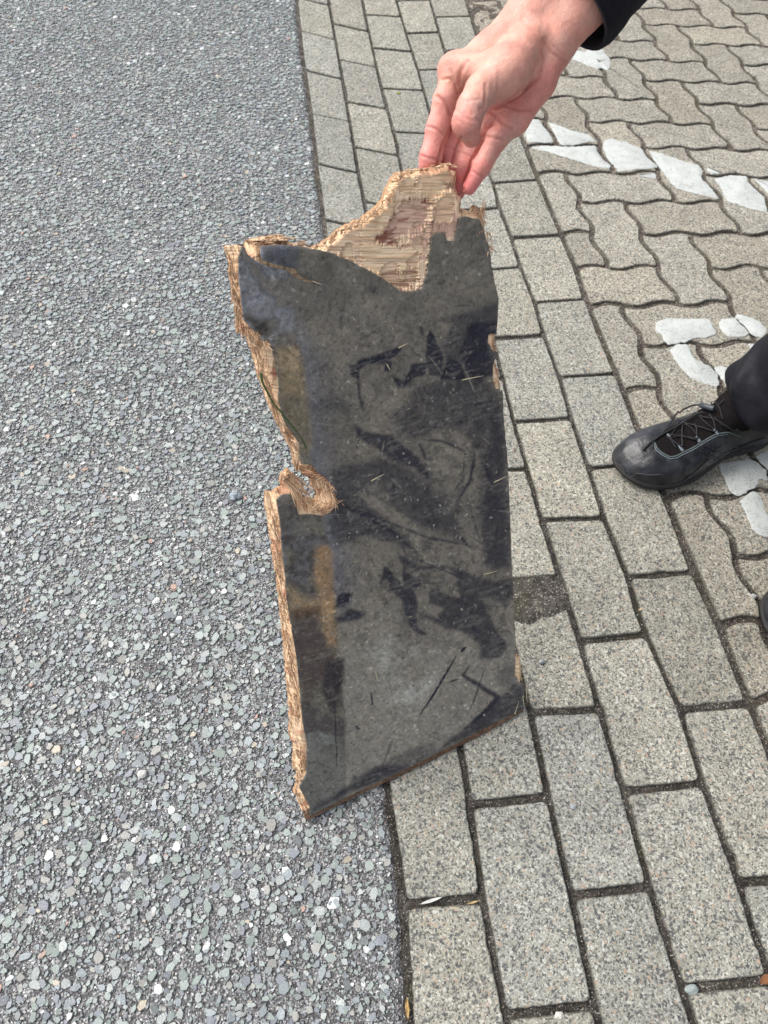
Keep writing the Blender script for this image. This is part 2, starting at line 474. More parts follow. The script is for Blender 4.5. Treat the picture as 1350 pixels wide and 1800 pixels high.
# soil in the joints: one lumpy sheet under the blocks
def sheet(name, x0, x1, y0, y1, step, zf, mat, tintf=None):
    xs = np.arange(x0, x1 + step, step); ys = np.arange(y0, y1 + step, step)
    X, Y = np.meshgrid(xs, ys); X = X.ravel(); Y = Y.ravel()
    nx, ny = len(xs), len(ys)
    Z = zf(X, Y); I = (np.arange(ny - 1)[:, None] * nx + np.arange(nx - 1)[None]).ravel()
    F = np.stack([I, I + 1, I + nx + 1, I + nx], 1)
    t = tintf(X, Y) if tintf else np.ones((len(X), 3))
    return mesh_obj(name, np.column_stack([X, Y, Z]), F, mat, cols={'tint': t}, smooth=True)
def soil_z(X, Y):
    z = -.0058 + .0034 * (fbm(X * 60, Y * 60, 0, 4, 21) - .5) + .002 * (fbm(X * 9, Y * 9, 0, 2, 5) - .5)
    bx, by = gnd(np.array(1085.), np.array(1243.))[:2]   # the wide mossy joint
    for (px, py, r) in ((940, 1040, .045), (975, 1245, .03), (1185, 1245, .02), (1265, 1225, .025)):
        p = gnd(np.array(float(px)), np.array(float(py)))
        z = z + .0045 * np.exp(-((X - p[0]) ** 2 + (Y - p[1]) ** 2) / r ** 2)
    return np.minimum(z, -.0012)
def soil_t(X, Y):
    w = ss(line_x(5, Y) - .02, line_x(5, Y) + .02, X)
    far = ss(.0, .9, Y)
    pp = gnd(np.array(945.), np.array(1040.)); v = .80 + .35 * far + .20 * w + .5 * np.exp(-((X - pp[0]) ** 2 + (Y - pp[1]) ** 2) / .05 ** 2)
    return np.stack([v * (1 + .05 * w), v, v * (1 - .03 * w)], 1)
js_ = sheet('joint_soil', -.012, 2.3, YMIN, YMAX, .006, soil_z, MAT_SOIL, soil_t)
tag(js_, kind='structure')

# ------------------------------------------------------------------ road: mastic with real embedded stone chips
def edge_x(Y):
    return line_x(0, Y) - .004 + .005 * (fbm(Y * 55, Y * 0 + 3, 0, 3, 8) - .5)
def road_mesh():
    ys = np.arange(-1.2, 3.4, .006); us = np.concatenate([np.linspace(0, .25, 50), np.linspace(.26, 1, 40)])
    V = []
    for y in ys:
        e = float(edge_x(y)); V.append(np.column_stack([e - us * 1.6, np.full(len(us), y)]))
    V = np.vstack(V); nx = len(us)
    z = -.0012 + .0016 * (fbm(V[:, 0] * 40, V[:, 1] * 40, 0, 3, 4) - .5)
    d = edge_x(V[:, 1]) - V[:, 0]
    z = z - .0075 * np.exp(-np.maximum(d, 0) / .0035) * (.6 + .8 * fbm(V[:, 0] * 90, V[:, 1] * 90, 0, 2, 9))
    I = (np.arange(len(ys) - 1)[:, None] * nx + np.arange(nx - 1)[None]).ravel()
    F = np.stack([I, I + nx, I + nx + 1, I + 1], 1)
    return np.column_stack([V, z]), F
RV, RF = road_mesh()
def chips(cell, rmin, rmax, keep, region, seed, sides, hmin, hmax):
    r = np.random.default_rng(seed); x0, x1, y0, y1 = region
    nx, ny = int((x1 - x0) / cell), int((y1 - y0) / cell)
    X, Y = np.meshgrid(np.arange(nx), np.arange(ny)); X = X.ravel(); Y = Y.ravel()
    m = r.random(len(X)) < keep; X = X[m]; Y = Y[m]
    cx = x0 + (X + r.random(len(X)) * .9) * cell; cy = y0 + (Y + r.random(len(X)) * .9) * cell
    q = gnd(np.zeros(1), np.zeros(1))
    rad = rmin + (rmax - rmin) * r.random(len(cx)) ** 1.7
    ok = cx < edge_x(cy) - .005 - rad * .9
    pr = project(np.column_stack([cx, cy, np.zeros(len(cx))]))
    ok &= (pr[:, 0] > -1000) & (pr[:, 1] > -500) & (pr[:, 1] < 2700)
    cx, cy, rad = cx[ok], cy[ok], rad[ok]; n = len(cx)
    ang = (np.arange(sides)[None] + r.uniform(-.42, .42, (n, sides))) * 2 * PI / sides + r.uniform(0, 6.3, (n, 1))
    el = r.uniform(.55, 1.0, (n, 1)); th = r.uniform(0, PI, (n, 1))
    rr = rad[:, None] * r.uniform(.72, 1.12, (n, sides))
    lx = rr * np.cos(ang); ly = rr * np.sin(ang) * el
    px = lx * np.cos(th) - ly * np.sin(th); py = lx * np.sin(th) + ly * np.cos(th)
    h = r.uniform(hmin, hmax, (n, 1)); tx = r.normal(0, .07, (n, 1)); ty = r.normal(0, .07, (n, 1))
    base = np.stack([cx[:, None] + px, cy[:, None] + py, np.full((n, sides), -.003)], -1)
    s = .9
    mid = np.stack([cx[:, None] + px * .985, cy[:, None] + py * .985, h * .45 + tx * px + ty * py + 0 * px], -1)
    top = np.stack([cx[:, None] + px * s, cy[:, None] + py * s, h + tx * px + ty * py], -1)
    V = np.stack([base, mid, top], 1).reshape(-1, 3)
    B = (np.arange(n) * sides * 3)[:, None]
    k = np.arange(sides); k2 = (k + 1) % sides
    fs = []
    for a, b in ((0, 1), (1, 2)):
        f = np.stack([a * sides + k, a * sides + k2, b * sides + k2, b * sides + k], -1)
        fs.append((B[:, :, None] + f[None]).reshape(-1, 4))
    topf = (B + (2 * sides + k)[None])
    pal = np.array([[.27, .315, .295], [.25, .285, .30], [.22, .265, .24], [.31, .34, .33], [.19, .205, .23], [.30, .295, .27], [.36, .39, .375], [.16, .175, .18],
                    [.62, .62, .61], [.38, .24, .19], [.40, .35, .27]])
    pw = np.array([.2, .17, .14, .13, .11, .08, .07, .06,   .014, .005, .008]); pw /= pw.sum()
    ci = r.choice(len(pal), n, p=pw); col = pal[ci] * r.uniform(.80, 1.16, (n, 1)) * np.array([1.06, 1.07, 1.08]); col = col * .84 + col.mean(1, keepdims=True) * .16
    return V, np.vstack(fs), topf, np.repeat(col, sides * 3, 0)
parts = [chips(.0120, .0038, .0082, .84, (-1.5, .03, -1.1, 3.2), 1, 7, .0001, .0021),
         chips(.0070, .0018, .0040, .74, (-1.4, .03, -1.0, 3.0), 2, 6, -.0004, .0013),
         chips(.0046, .0009, .0021, .60, (-.75, .03, -.75, .75), 3, 5, -.0007, .0008)]
V = [RV]; F = [[*f] for f in []]; off = len(RV); q4 = [RF]; ng = []; tint = [np.full((len(RV), 3), .2)]
for (v, f4, tf, cc) in parts:
    V.append(v); q4.append(f4 + off); ng.append(tf + off); tint.append(cc); off += len(v)
V = np.vstack(V); tint = np.vstack(tint); Q4 = np.vstack(q4)
ls = np.concatenate([np.full(len(Q4), 4)] + [np.full(len(a), a.shape[1]) for a in ng]).astype(np.int32)
loops = np.concatenate([Q4.ravel()] + [a.ravel() for a in ng]).astype(np.int32)
me = bpy.data.meshes.new('road')
me.vertices.add(len(V)); me.vertices.foreach_set('co', V.astype(np.float32).ravel())
me.loops.add(len(loops)); me.loops.foreach_set('vertex_index', loops)
me.polygons.add(len(ls)); me.polygons.foreach_set('loop_start', np.concatenate([[0], np.cumsum(ls)[:-1]]).astype(np.int32))
me.update(calc_edges=True)
at = me.attributes.new('tint', 'FLOAT_COLOR', 'POINT'); c4 = np.ones((len(V), 4), np.float32); c4[:, :3] = tint
at.data.foreach_set('color', c4.ravel())
me.materials.append(MAT_MASTIC); me.materials.append(MAT_CHIP)
mi = np.ones(len(ls), np.int32); mi[:len(RF)] = 0; me.polygons.foreach_set('material_index', mi)
sm = np.zeros(len(ls), bool); sm[:len(RF)] = True; me.polygons.foreach_set('use_smooth', sm)
road = bpy.data.objects.new('road', me); scene.collection.objects.link(road); tag(road, kind='structure')
gr_ = mesh_obj('ground', [(-40, -40, -.02), (40, -40, -.02), (40, 40, -.02), (-40, 40, -.02)], [[0, 1, 2, 3]], MAT_MASTIC)
tag(gr_, kind='structure')

# ------------------------------------------------------------------ white paint left on the wave blocks
def T(pts, ox, oy, s): return [(ox + a / s, oy + b / s) for a, b in pts]
PAINT = [
 T([(55,650),(100,628),(145,632),(160,665),(195,700),(215,745),(205,755),(140,750),(95,752),(80,740)], 900, 0, 3),
 T([(190,645),(240,660),(300,685),(400,710),(445,745),(400,750),(330,765),(260,765),(245,745),(215,690)], 900, 0, 3),
 T([(100,775),(200,770),(300,775),(440,770),(460,820),(520,875),(515,890),(440,880),(330,845),(200,805),(110,785)], 900, 0, 3),
 T([(485,740),(530,732),(600,750),(690,790),(710,830),(770,880),(740,890),(640,895),(555,910),(550,890),(500,830),(480,780)], 900, 0, 3),
 T([(660,925),(720,915),(755,910),(760,945),(700,935)], 900, 0, 3),
 T([(720,795),(790,810),(900,850),(985,870),(1005,900),(1000,945),(1060,1000),(1090,1050),(1000,1030),(880,1000),(850,980),(790,900),(745,840)], 900, 0, 3),
 T([(1025,880),(1060,895),(1110,915),(1050,920),(1035,905)], 900, 0, 3),
 T([(1065,945),(1150,925),(1235,930),(1260,980),(1330,1040),(1345,1120),(1250,1100),(1130,1060),(1115,1030),(1100,990)], 900, 0, 3),
 T([(1265,935),(1350,960),(1450,990),(1450,1060),(1350,1020),(1320,990)], 900, 0, 3),
 T([(860,275),(905,238),(945,250),(950,225),(938,200),(975,188),(1015,220),(1040,260),(1062,285),(1060,325),(1040,335),(1020,320),(1000,330),(950,310),(895,288)], 680, 0, 2.7),
 T([(560,35),(600,22),(660,16),(700,20),(690,45),(640,62),(600,66),(570,52)], 680, 0, 2.7),
 T([(485,160),(510,110),(580,85),(700,88),(880,90),(910,100),(930,150),(960,195),(950,215),(870,235),(790,240),(720,265),(650,285),(590,285),(560,260),(540,215),(500,190)], 1040, 540, 4.355),
 T([(970,125),(990,95),(1090,82),(1130,120),(1180,160),(1203,195),(1188,225),(1120,232),(1050,225),(1015,200),(985,160)], 1040, 540, 4.355),
 T([(1094,75),(1110,52),(1170,65),(1250,95),(1320,140),(1345,175),(1310,228),(1260,225),(1218,200),(1193,160),(1144,118)], 1040, 540, 4.355),
 T([(595,320),(660,285),(730,280),(750,320),(765,370),(800,405),(880,440),(930,480),(970,530),(975,580),(960,620),(880,590),(800,560),(740,530),(700,480),(650,420),(610,360)], 1040, 540, 4.355),
 T([(940,455),(1000,450),(1080,475),(1150,500),(1060,560),(1055,590),(1010,570),(985,530),(950,490)], 1040, 540, 4.355),
 T([(1195,280),(1300,278),(1260,340),(1225,350)], 1040, 540, 4.355),
 T([(685,210),(800,195),(1020,160),(1090,205),(1190,290),(1200,390),(1130,370),(1085,410),(1070,460),(990,480),(970,530),(900,545),(860,545),(810,510),(770,430),(700,300)], 1150, 780, 6),
 T([(1060,140),(1130,90),(1300,50),(1340,200),(1290,330),(1205,275),(1125,195)], 1150, 780, 6),
 T([(900,590),(950,560),(1010,510),(1070,505),(1120,550),(1150,640),(1200,760),(1230,960),(1200,990),(1120,975),(1060,930),(1020,850),(960,720)], 1150, 780, 6)]
pb = Bag()
bm_dg = bpy.context.evaluated_depsgraph_get()
for k, poly in enumerate(PAINT):
    P = gnd(*np.array(poly, float).T)[:, :2]
    P = ccw(resample(P, .0018)); P = lap(P, 4)
    P = inset(P, (fbm(P[:, 0] * 160, P[:, 1] * 160, 0, 3, k) - .5) * .0065)
    n = len(P); z = .0012
    V = np.vstack([np.column_stack([P, np.full(n, -.001)]), np.column_stack([inset(P, .0004), np.full(n, z - .0005)]), np.column_stack([inset(P, .0015), np.full(n, z)])])
    Fp = [[r * n + i, r * n + (i + 1) % n, (r + 1) * n + (i + 1) % n, (r + 1) * n + i] for r in (0, 1) for i in range(n)] + [[2 * n + i for i in range(n)]]
    pb.add(V, Fp, (1, 1, 1))
rm_ = pb.build('road_marking', MAT_PAINT, smooth=False); tag(rm_, kind='structure')

# ------------------------------------------------------------------ the broken board
PHI = math.radians(60)
G1 = gnd(np.array(540.), np.array(1445.), .0085); G2 = gnd(np.array(922.), np.array(1252.), .0085)
EX = (G2 - G1) / np.linalg.norm(G2 - G1)
HN = np.cross([0, 0, 1.], EX)
UX = math.cos(PHI) * HN + math.sin(PHI) * np.array([0, 0, 1.])
NB = np.cross(EX, UX)                              # out of the board's front, towards the light
def to_ab(px):
    px = np.asarray(px, float); X = toplane(px[:, 0], px[:, 1], G1, NB); return np.column_stack([(X - G1) @ EX, (X - G1) @ UX])
def from_ab(ab, d=0.0):
    return G1 + ab[:, :1] * EX + ab[:, 1:2] * UX + np.reshape(d, (-1, 1)) * NB
def board_depth(x, y, off=0.0):
    X = toplane(np.array(float(x)), np.array(float(y)), G1 + NB * off, NB); return float(-((X - CAM) @ RM)[2])

S2 = lambda p: T(p, 380, 260, 2.596)
S3 = lambda p: T(p, 380, 560, 2.411)
S4 = lambda p: T(p, 440, 960, 2.596)
OUTER = [(538,1444),(534,1432),(528,1420),(521,1403),(525.5,1391),(527,1368),(519,1362),(521,1322),(513,1303),(514,1268),(511,1230),(507,1191),(502,1133),(498,1087),(492,1037),(486,991),(481.5,958),(473,912),(470,888),(473,873),(483,875),(496,867),(500,863),(498,846),(505,838),(512,830),(517,838),(520,848),
 (527,858),(533,868),(538,878),(548,884),(556,888),(560,882),(561,875),(556,862),(550,850),(544,842),(536,836),(529,832),(524,826),(522,818),(519,809),(515,792),(504,771.5),(490,742.5),(479.5,722),(469,693),(461,672),(455,651),(448,622),(438,597),(432,589),(421.5,589),(420,560),(416.6,530),(409,491),(405,460),(399,437),(403,433),(418.5,432),(425,432),(430,434),(438,424),(457,420),(476,417),(495.6,413),(501,414),(513,429.5),(526,429.5),(553,437),(569,429.5),(584,422),(599.6,406),(619,393),(642,385),(661,372),(673,360),(684,341),(696,318),(705.5,302),(734,300),(742,295),(769,295),(788,287),(795,288),(798,297),(811,300),(808,322),(809.5,345),(815,347),(815,368),(838,372),(844,362),(848,366),(852,378),(857,388),(860,414),(865,433),(867,460),(873,491),(878.5,526),(877,553),(875.5,575),(874.5,591),(875,622),(878,639),(884,660),(885,693),(886,726),(888,759),(894,825.5),(896.4,875),(898.5,925),(900.5,970),(902,1018),(906,1087),(907.5,1149),(918,1160),(921.5,1199),(918,1202),(922,1209),(922.7,1245),(921.5,1253),(864,1285.5),(810,1314),(748,1345),(679,1378),(613,1409),(575,1428),(545,1444)]
FILM = [(545,1435),(544,1418),(542,1414),(534,1399),(526,1385),(532,1372),(539,1360),(539,1307),(532,1268),(527,1210),(521,1153),(513,1106),(505.5,1064),(500,998),(496,975),(494,933),(490,900),(486,878),(496,869),(511,869),(519,879),(523,898),(525,906),(546,904),(567,908),(583,901),(587,888),(591,879),(583,858),(575,842),(560,834),(554,824),(546,817),(529,816),(527,805),(527,780),(517,767),(502,747),(494,726),(490,705),(490,668),(484,643),(479.5,618),(473,601),(461,597),(446,583),(436,570),(428,563),(424,530),(420,491),(419.7,453),(424,433),(430,433.5),
 (436,449),(453,461),(476,470),(503,475),(509,482),(522,488),(532,494),(548,498),(565,499),(565,496),(548,494),(533,489),(526,484),(522,476),(516,472),(503,469),(489,466),(472,461),(460,456),(457,445),(457,433),(476,430.5),(495.6,429.5),(526,432),(553,437),(584,445),(611,456),(642,472),(669,487),(692,503),(703.6,512),(727,513),(742,507),(750,487),(755.6,452.6),(759.4,414),(769,409.5),(782.5,410),(784.5,424),(798,424),(802,402.5),(807.6,385),(815,380),(838,385),(844,385),(850,406),(859.6,433),(863.4,460),(869,491),(877,526),(875,560),(873.5,588),(866,587),(858,588),(858,603),(865,614),(873,622),(872,630),(867,641),(866,668),(871.5,683),(883,686),(884.5,693),(885.5,726),(887.5,759),(893.5,825.5),(895.5,875),(897.5,925),(899.5,970),(901,1018),(905,1087),(906.5,1149),(905.5,1187),(915,1201),(921,1209),(921.7,1246),(864,1274),(810,1303),(748,1335),(679,1369),(613,1400),(575,1419)]

def jag(P, step, amp, freq, seed, rough=None):
    P = ccw(resample(P, step)); a = (fbm(P[:, 0] * freq, P[:, 1] * freq, 0, 4, seed) - .5) * 2 * amp
    if rough is not None: a = a * rough(P)
    return inset(P, a)
def top_zone(P):      # broken edges are ragged; the cut right and bottom edges are nearly straight
    right = ss(.0, .02, P[:, 0] - (.30 + .12 * P[:, 1]))
    hc = to_ab([(552, 862)])[0]; return 1.0 - .55 * right + 1.6 * ss(.040, .020, np.hypot(P[:, 0] - hc[0], P[:, 1] - hc[1]))
OUT_AB = jag(to_ab(OUTER), .0007, .0016, 170, 3, top_zone)
FILM_AB = jag(to_ab(FILM), .0007, .0009, 210, 9, lambda P: .45 + .9 * ss(.5, .65, fbm(P[:, 0] * 25, P[:, 1] * 25, 0, 2, 1)))

class Grid:
    """boolean raster of a polygon on a regular grid, with boundary vertices pulled onto the outline"""
    def __init__(s, poly, step):
        s.poly = poly; s.h = step
        lo = poly.min(0) - 3 * step; hi = poly.max(0) + 3 * step
        s.nx = int((hi[0] - lo[0]) / step) + 1; s.ny = int((hi[1] - lo[1]) / step) + 1; s.lo = lo
    def raster(s, poly):
        m = np.zeros((s.ny, s.nx), bool); xs = s.lo[0] + np.arange(s.nx) * s.h
        A, B = poly, np.roll(poly, -1, 0)
        for r in range(s.ny):
            y = s.lo[1] + r * s.h
            c = (A[:, 1] <= y) != (B[:, 1] <= y)
            if not c.any(): continue
            a, b = A[c], B[c]; xc = np.sort(a[:, 0] + (y - a[:, 1]) / (b[:, 1] - a[:, 1]) * (b[:, 0] - a[:, 0]))
            m[r] = (np.searchsorted(xc, xs) % 2) == 1
        return m
def dist_in(m, n):
    """cells to the nearest outside cell, up to n"""
    d = np.zeros(m.shape, np.float32); cur = m.copy()
    for k in range(n):
        d += cur
        e = cur.copy()
        e[1:] &= cur[:-1]; e[:-1] &= cur[1:]; e[:, 1:] &= cur[:, :-1]; e[:, :-1] &= cur[:, 1:]
        if k % 2:
            e[1:, 1:] &= cur[:-1, :-1]; e[:-1, :-1] &= cur[1:, 1:]; e[1:, :-1] &= cur[:-1, 1:]; e[:-1, 1:] &= cur[1:, :-1]
        cur = e
    return d
def nearest(P, poly):
    out = np.empty_like(P); dd = np.empty(len(P)); A, B = poly, np.roll(poly, -1, 0); D = B - A; L2 = (D ** 2).sum(1) + 1e-16
    for k in range(0, len(P), 400):
        p = P[k:k + 400]; t = np.clip(((p[:, None] - A[None]) * D[None]).sum(-1) / L2[None], 0, 1)
        q = A[None] + t[..., None] * D[None]; d = ((p[:, None] - q) ** 2).sum(-1); i = d.argmin(1)
        out[k:k + 400] = q[np.arange(len(p)), i]; dd[k:k + 400] = np.sqrt(d[np.arange(len(p)), i])
    return out, dd
def grid_patch(Gr, mask, poly, snap=True):
    """faces whose four corners touch the mask; outside corners pulled onto poly"""
    cell = mask[:-1, :-1].astype(int) + mask[1:, :-1] + mask[:-1, 1:] + mask[1:, 1:]
    use = cell >= 2
    rr, cc = np.nonzero(use); nx = Gr.nx
    F = np.stack([rr * nx + cc, rr * nx + cc + 1, (rr + 1) * nx + cc + 1, (rr + 1) * nx + cc], 1)
    ids, inv = np.unique(F, return_inverse=True); F = inv.reshape(-1, 4)
    r, c = ids // nx, ids % nx
    AB = np.column_stack([Gr.lo[0] + c * Gr.h, Gr.lo[1] + r * Gr.h])
    e = np.sort(np.concatenate([F[:, [0, 1]], F[:, [1, 2]], F[:, [2, 3]], F[:, [3, 0]]]), 1)
    raw = np.concatenate([F[:, [0, 1]], F[:, [1, 2]], F[:, [2, 3]], F[:, [3, 0]]])
    key = e[:, 0].astype(np.int64) * (len(AB) + 1) + e[:, 1]; u, first, cnt = np.unique(key, return_index=True, return_counts=True)
    be = raw[first[cnt == 1]]
    bv = np.unique(be)
    if snap:
        q, d = nearest(AB[bv], poly); ok = d < Gr.h * 1.6; AB[bv[ok]] = q[ok]
    return AB, F, be, (r, c)

# painted record of wear and some reflected sky: arrays over the board, sampled later at every vertex
X0, Y0, X1, Y1 = 380, 260, 940, 1460
PW, PH = (X1 - X0), (Y1 - Y0)
gy, gx = np.mgrid[0:PH, 0:PW].astype(float); gx += X0; gy += Y0
warpx = (fbm(gx / 22, gy / 22, 0, 4, 31) - .5) * 20; warpy = (fbm(gx / 22, gy / 22, 0, 4, 47) - .5) * 20
def blur(a, r):
    r = int(round(r))
    if r < 1: return a
    for _ in range(2):
        for ax in (0, 1):
            p = np.concatenate([np.repeat(a.take([0], ax), r + 1, ax), a, np.repeat(a.take([-1], ax), r, ax)], ax)
            c = np.cumsum(p, ax); n = a.shape[ax]
            a = (c.take(range(2 * r + 1, 2 * r + 1 + n), ax) - c.take(range(0, n), ax)) / (2 * r + 1)
    return a
def pmask(poly, warp=.35, soft=1):
    P = np.array(poly, float); m = np.zeros((PH, PW)); x0, y0 = P.min(0) - 14; x1, y1 = P.max(0) + 14
    i0, i1 = max(0, int(y0 - Y0)), min(PH, int(y1 - Y0)); j0, j1 = max(0, int(x0 - X0)), min(PW, int(x1 - X0))
    if i1 <= i0 or j1 <= j0: return m
    xx = gx[i0:i1, j0:j1] + warp * warpx[i0:i1, j0:j1]; yy = gy[i0:i1, j0:j1] + warp * warpy[i0:i1, j0:j1]
    ins = np.zeros(xx.shape, bool); n = len(P)
    for k in range(n):
        (xa, ya), (xb, yb) = P[k], P[(k + 1) % n]
        if ya == yb: continue
        c = (ya <= yy) != (yb <= yy); ins ^= c & (xx < xa + (yy - ya) / (yb - ya) * (xb - xa))
    m[i0:i1, j0:j1] = ins
    return blur(m, soft)
def smask(line, w, warp=.25, soft=1, taper=True):
    P = np.array(line, float); best = np.full((PH, PW), 1e9); x0, y0 = P.min(0) - w - 12; x1, y1 = P.max(0) + w + 12
    i0, i1 = max(0, int(y0 - Y0)), min(PH, int(y1 - Y0)); j0, j1 = max(0, int(x0 - X0)), min(PW, int(x1 - X0))
    if i1 <= i0 or j1 <= j0: return np.zeros((PH, PW))
    xx = gx[i0:i1, j0:j1] + warp * warpx[i0:i1, j0:j1]; yy = gy[i0:i1, j0:j1] + warp * warpy[i0:i1, j0:j1]
    L = np.concatenate([[0], np.cumsum(np.linalg.norm(np.diff(P, axis=0), axis=1))]); bb = np.full(xx.shape, 1e9)
    for k in range(len(P) - 1):
        d = P[k + 1] - P[k]; t = np.clip(((xx - P[k, 0]) * d[0] + (yy - P[k, 1]) * d[1]) / (d @ d + 1e-9), 0, 1)
        dd = np.hypot(xx - P[k, 0] - t * d[0], yy - P[k, 1] - t * d[1])
        s = (L[k] + t * np.linalg.norm(d)) / L[-1]; ww = w * .5 * ((.25 + .75 * np.sin(PI * np.clip(s, 0.03, .97)) ** .6) if taper else 1)
        bb = np.minimum(bb, dd - ww)
    m = np.zeros((PH, PW)); m[i0:i1, j0:j1] = bb < 0
    return blur(m, soft)

base = np.zeros((PH, PW, 3)); base[:] = (.087, .083, .077)
def lay(col, m, a=1.0):
    global base
    m = (np.clip(m, 0, 1) * a)[..., None]; base = base * (1 - m) + np.array(col) * m
n1 = fbm(gx / 60, gy / 60, 0, 5, 3); n2 = fbm(gx / 9, gy / 9, 0, 4, 6); n3 = fbm(gx / 3.2, gy / 3.2, 0, 3, 8); n4 = fbm(gx / 25, gy / 25, 0, 4, 12)
lay((.106, .101, .091), ss(.45, .7, n1)); lay((.068, .067, .063), ss(.5, .3, n1), .7)
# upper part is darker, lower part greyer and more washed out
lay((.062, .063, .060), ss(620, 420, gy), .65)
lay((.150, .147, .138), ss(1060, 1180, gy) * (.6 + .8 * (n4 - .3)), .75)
lay((.20, .21, .21), pmask(S4([(560,330),(640,300),(760,470),(830,600),(820,690),(700,700),(560,560),(520,420)]), 1.2, 14) * ss(.35, .7, n4), .6)
lay((.24, .25, .25), smask(S4([(620,700),(700,690),(800,640),(840,610)]), 26, 1.0, 5), .5)
# left strip, rubbed; its blue-grey is partly sky reflection painted into the colour
edge = np.interp(gy, [430, 560, 700, 800, 960, 1100, 1250, 1380], [512, 516, 535, 545, 576, 590, 604, 606])
strip = ss(5, -2, gx - edge)
lay((.062, .068, .082), strip * ss(600, 560, gy)); lay((.125, .135, .16), strip * ss(.45, .62, n4) * ss(640, 540, gy), .8)
lay((.105, .10, .085), strip * ss(.50, .38, n4) * ss(600, 560, gy), .55)
lay((.058, .064, .085), ss(70, 0, gx - edge) * ss(-2, 4, gx - edge) * ss(560, 640, gy) * ss(1130, 1000, gy), .60)
lay((.085, .095, .12), ss(36, 0, gx - edge) * ss(-2, 4, gx - edge) * ss(520, 600, gy) * ss(1100, 1000, gy), .45)
lay((.12, .10, .068), pmask(S3([(255,130),(350,110),(385,300),(400,560),(370,580),(300,430),(260,240)]), .5, 4))
lay((.19, .15, .105), pmask(S3([(255,130),(350,115),(365,230),(290,240),(255,200)]), .6, 5) * ss(.4, .6, n2), .8)
lay((.085, .08, .065), pmask(S3([(290,330),(385,310),(400,560),(370,580),(320,470)]), .8, 8), .8)
lay((.045, .043, .045), strip * ss(870, 900, gy)); 
lay((.075, .075, .062), strip * ss(880, 940, gy) * ss(.42, .62, n4), .9)
lay((.080, .085, .098), strip * ss(880, 960, gy) * ss(1060, 1000, gy) * ss(.4, .65, n2), .5)
lay((.17, .115, .068), pmask(S4([(300,0),(355,0),(372,60),(385,250),(392,480),(340,430),(330,300),(290,140)]), .5, 4), .85)
lay((.19, .14, .085), pmask(S4([(160,190),(205,190),(215,240),(300,240),(375,230),(390,330),(290,310),(180,290)]), .9, 6), .7)
lay((.055, .036, .026), pmask(S4([(180,310),(240,280),(330,270),(330,300),(260,330),(210,345)]), .8, 4), .9)
lay((.045, .036, .036), pmask(S4([(190,340),(300,320),(330,400),(392,500),(430,520),(425,600),(405,690),(392,790),(345,720),(320,620),(300,640),(250,740),(225,640),(205,430)]), .7, 4), .85)
lay((.18, .135, .085), pmask(S4([(320,310),(385,300),(392,470),(345,450)]), .8, 5) * ss(.42, .6, n2), .75)
lay((.018, .017, .022), pmask(S4([(345,520),(430,515),(425,600),(400,700),(388,795),(350,715),(330,640)]), .4, 2), .8)
lay((.10, .11, .13), strip * ss(1240, 1290, gy) * ss(.4, .7, n4), .5); lay((.085, .088, .085), strip * ss(1290, 1330, gy), .8)
lay((.018, .015, .012), pmask(S2([(118,740),(160,770),(235,800),(235,860),(190,860),(150,800),(120,790)]), .8, 4), .85)
lay((.040, .045, .062), pmask(S2([(205,448),(300,440),(370,450),(365,560),(320,545),(208,510)]), .3, 3), .8)
lay((.018, .019, .025), ss(.56, .62, fbm(gx / 13, gy / 13, 0, 5, 91)) * ss(600, 700, gy) * ss(1200, 1050, gy) * ss(580, 700, gx), .45)
lay((.125, .120, .108), ss(.56, .66, fbm(gx / 18, gy / 18, 0, 5, 95)) * ss(560, 640, gx), .35)
lay((.05, .05, .047), ss(.60, .66, fbm(gx / 6, gy / 6, 0, 4, 97)), .35)
DK = (.0125, .0135, .0220)
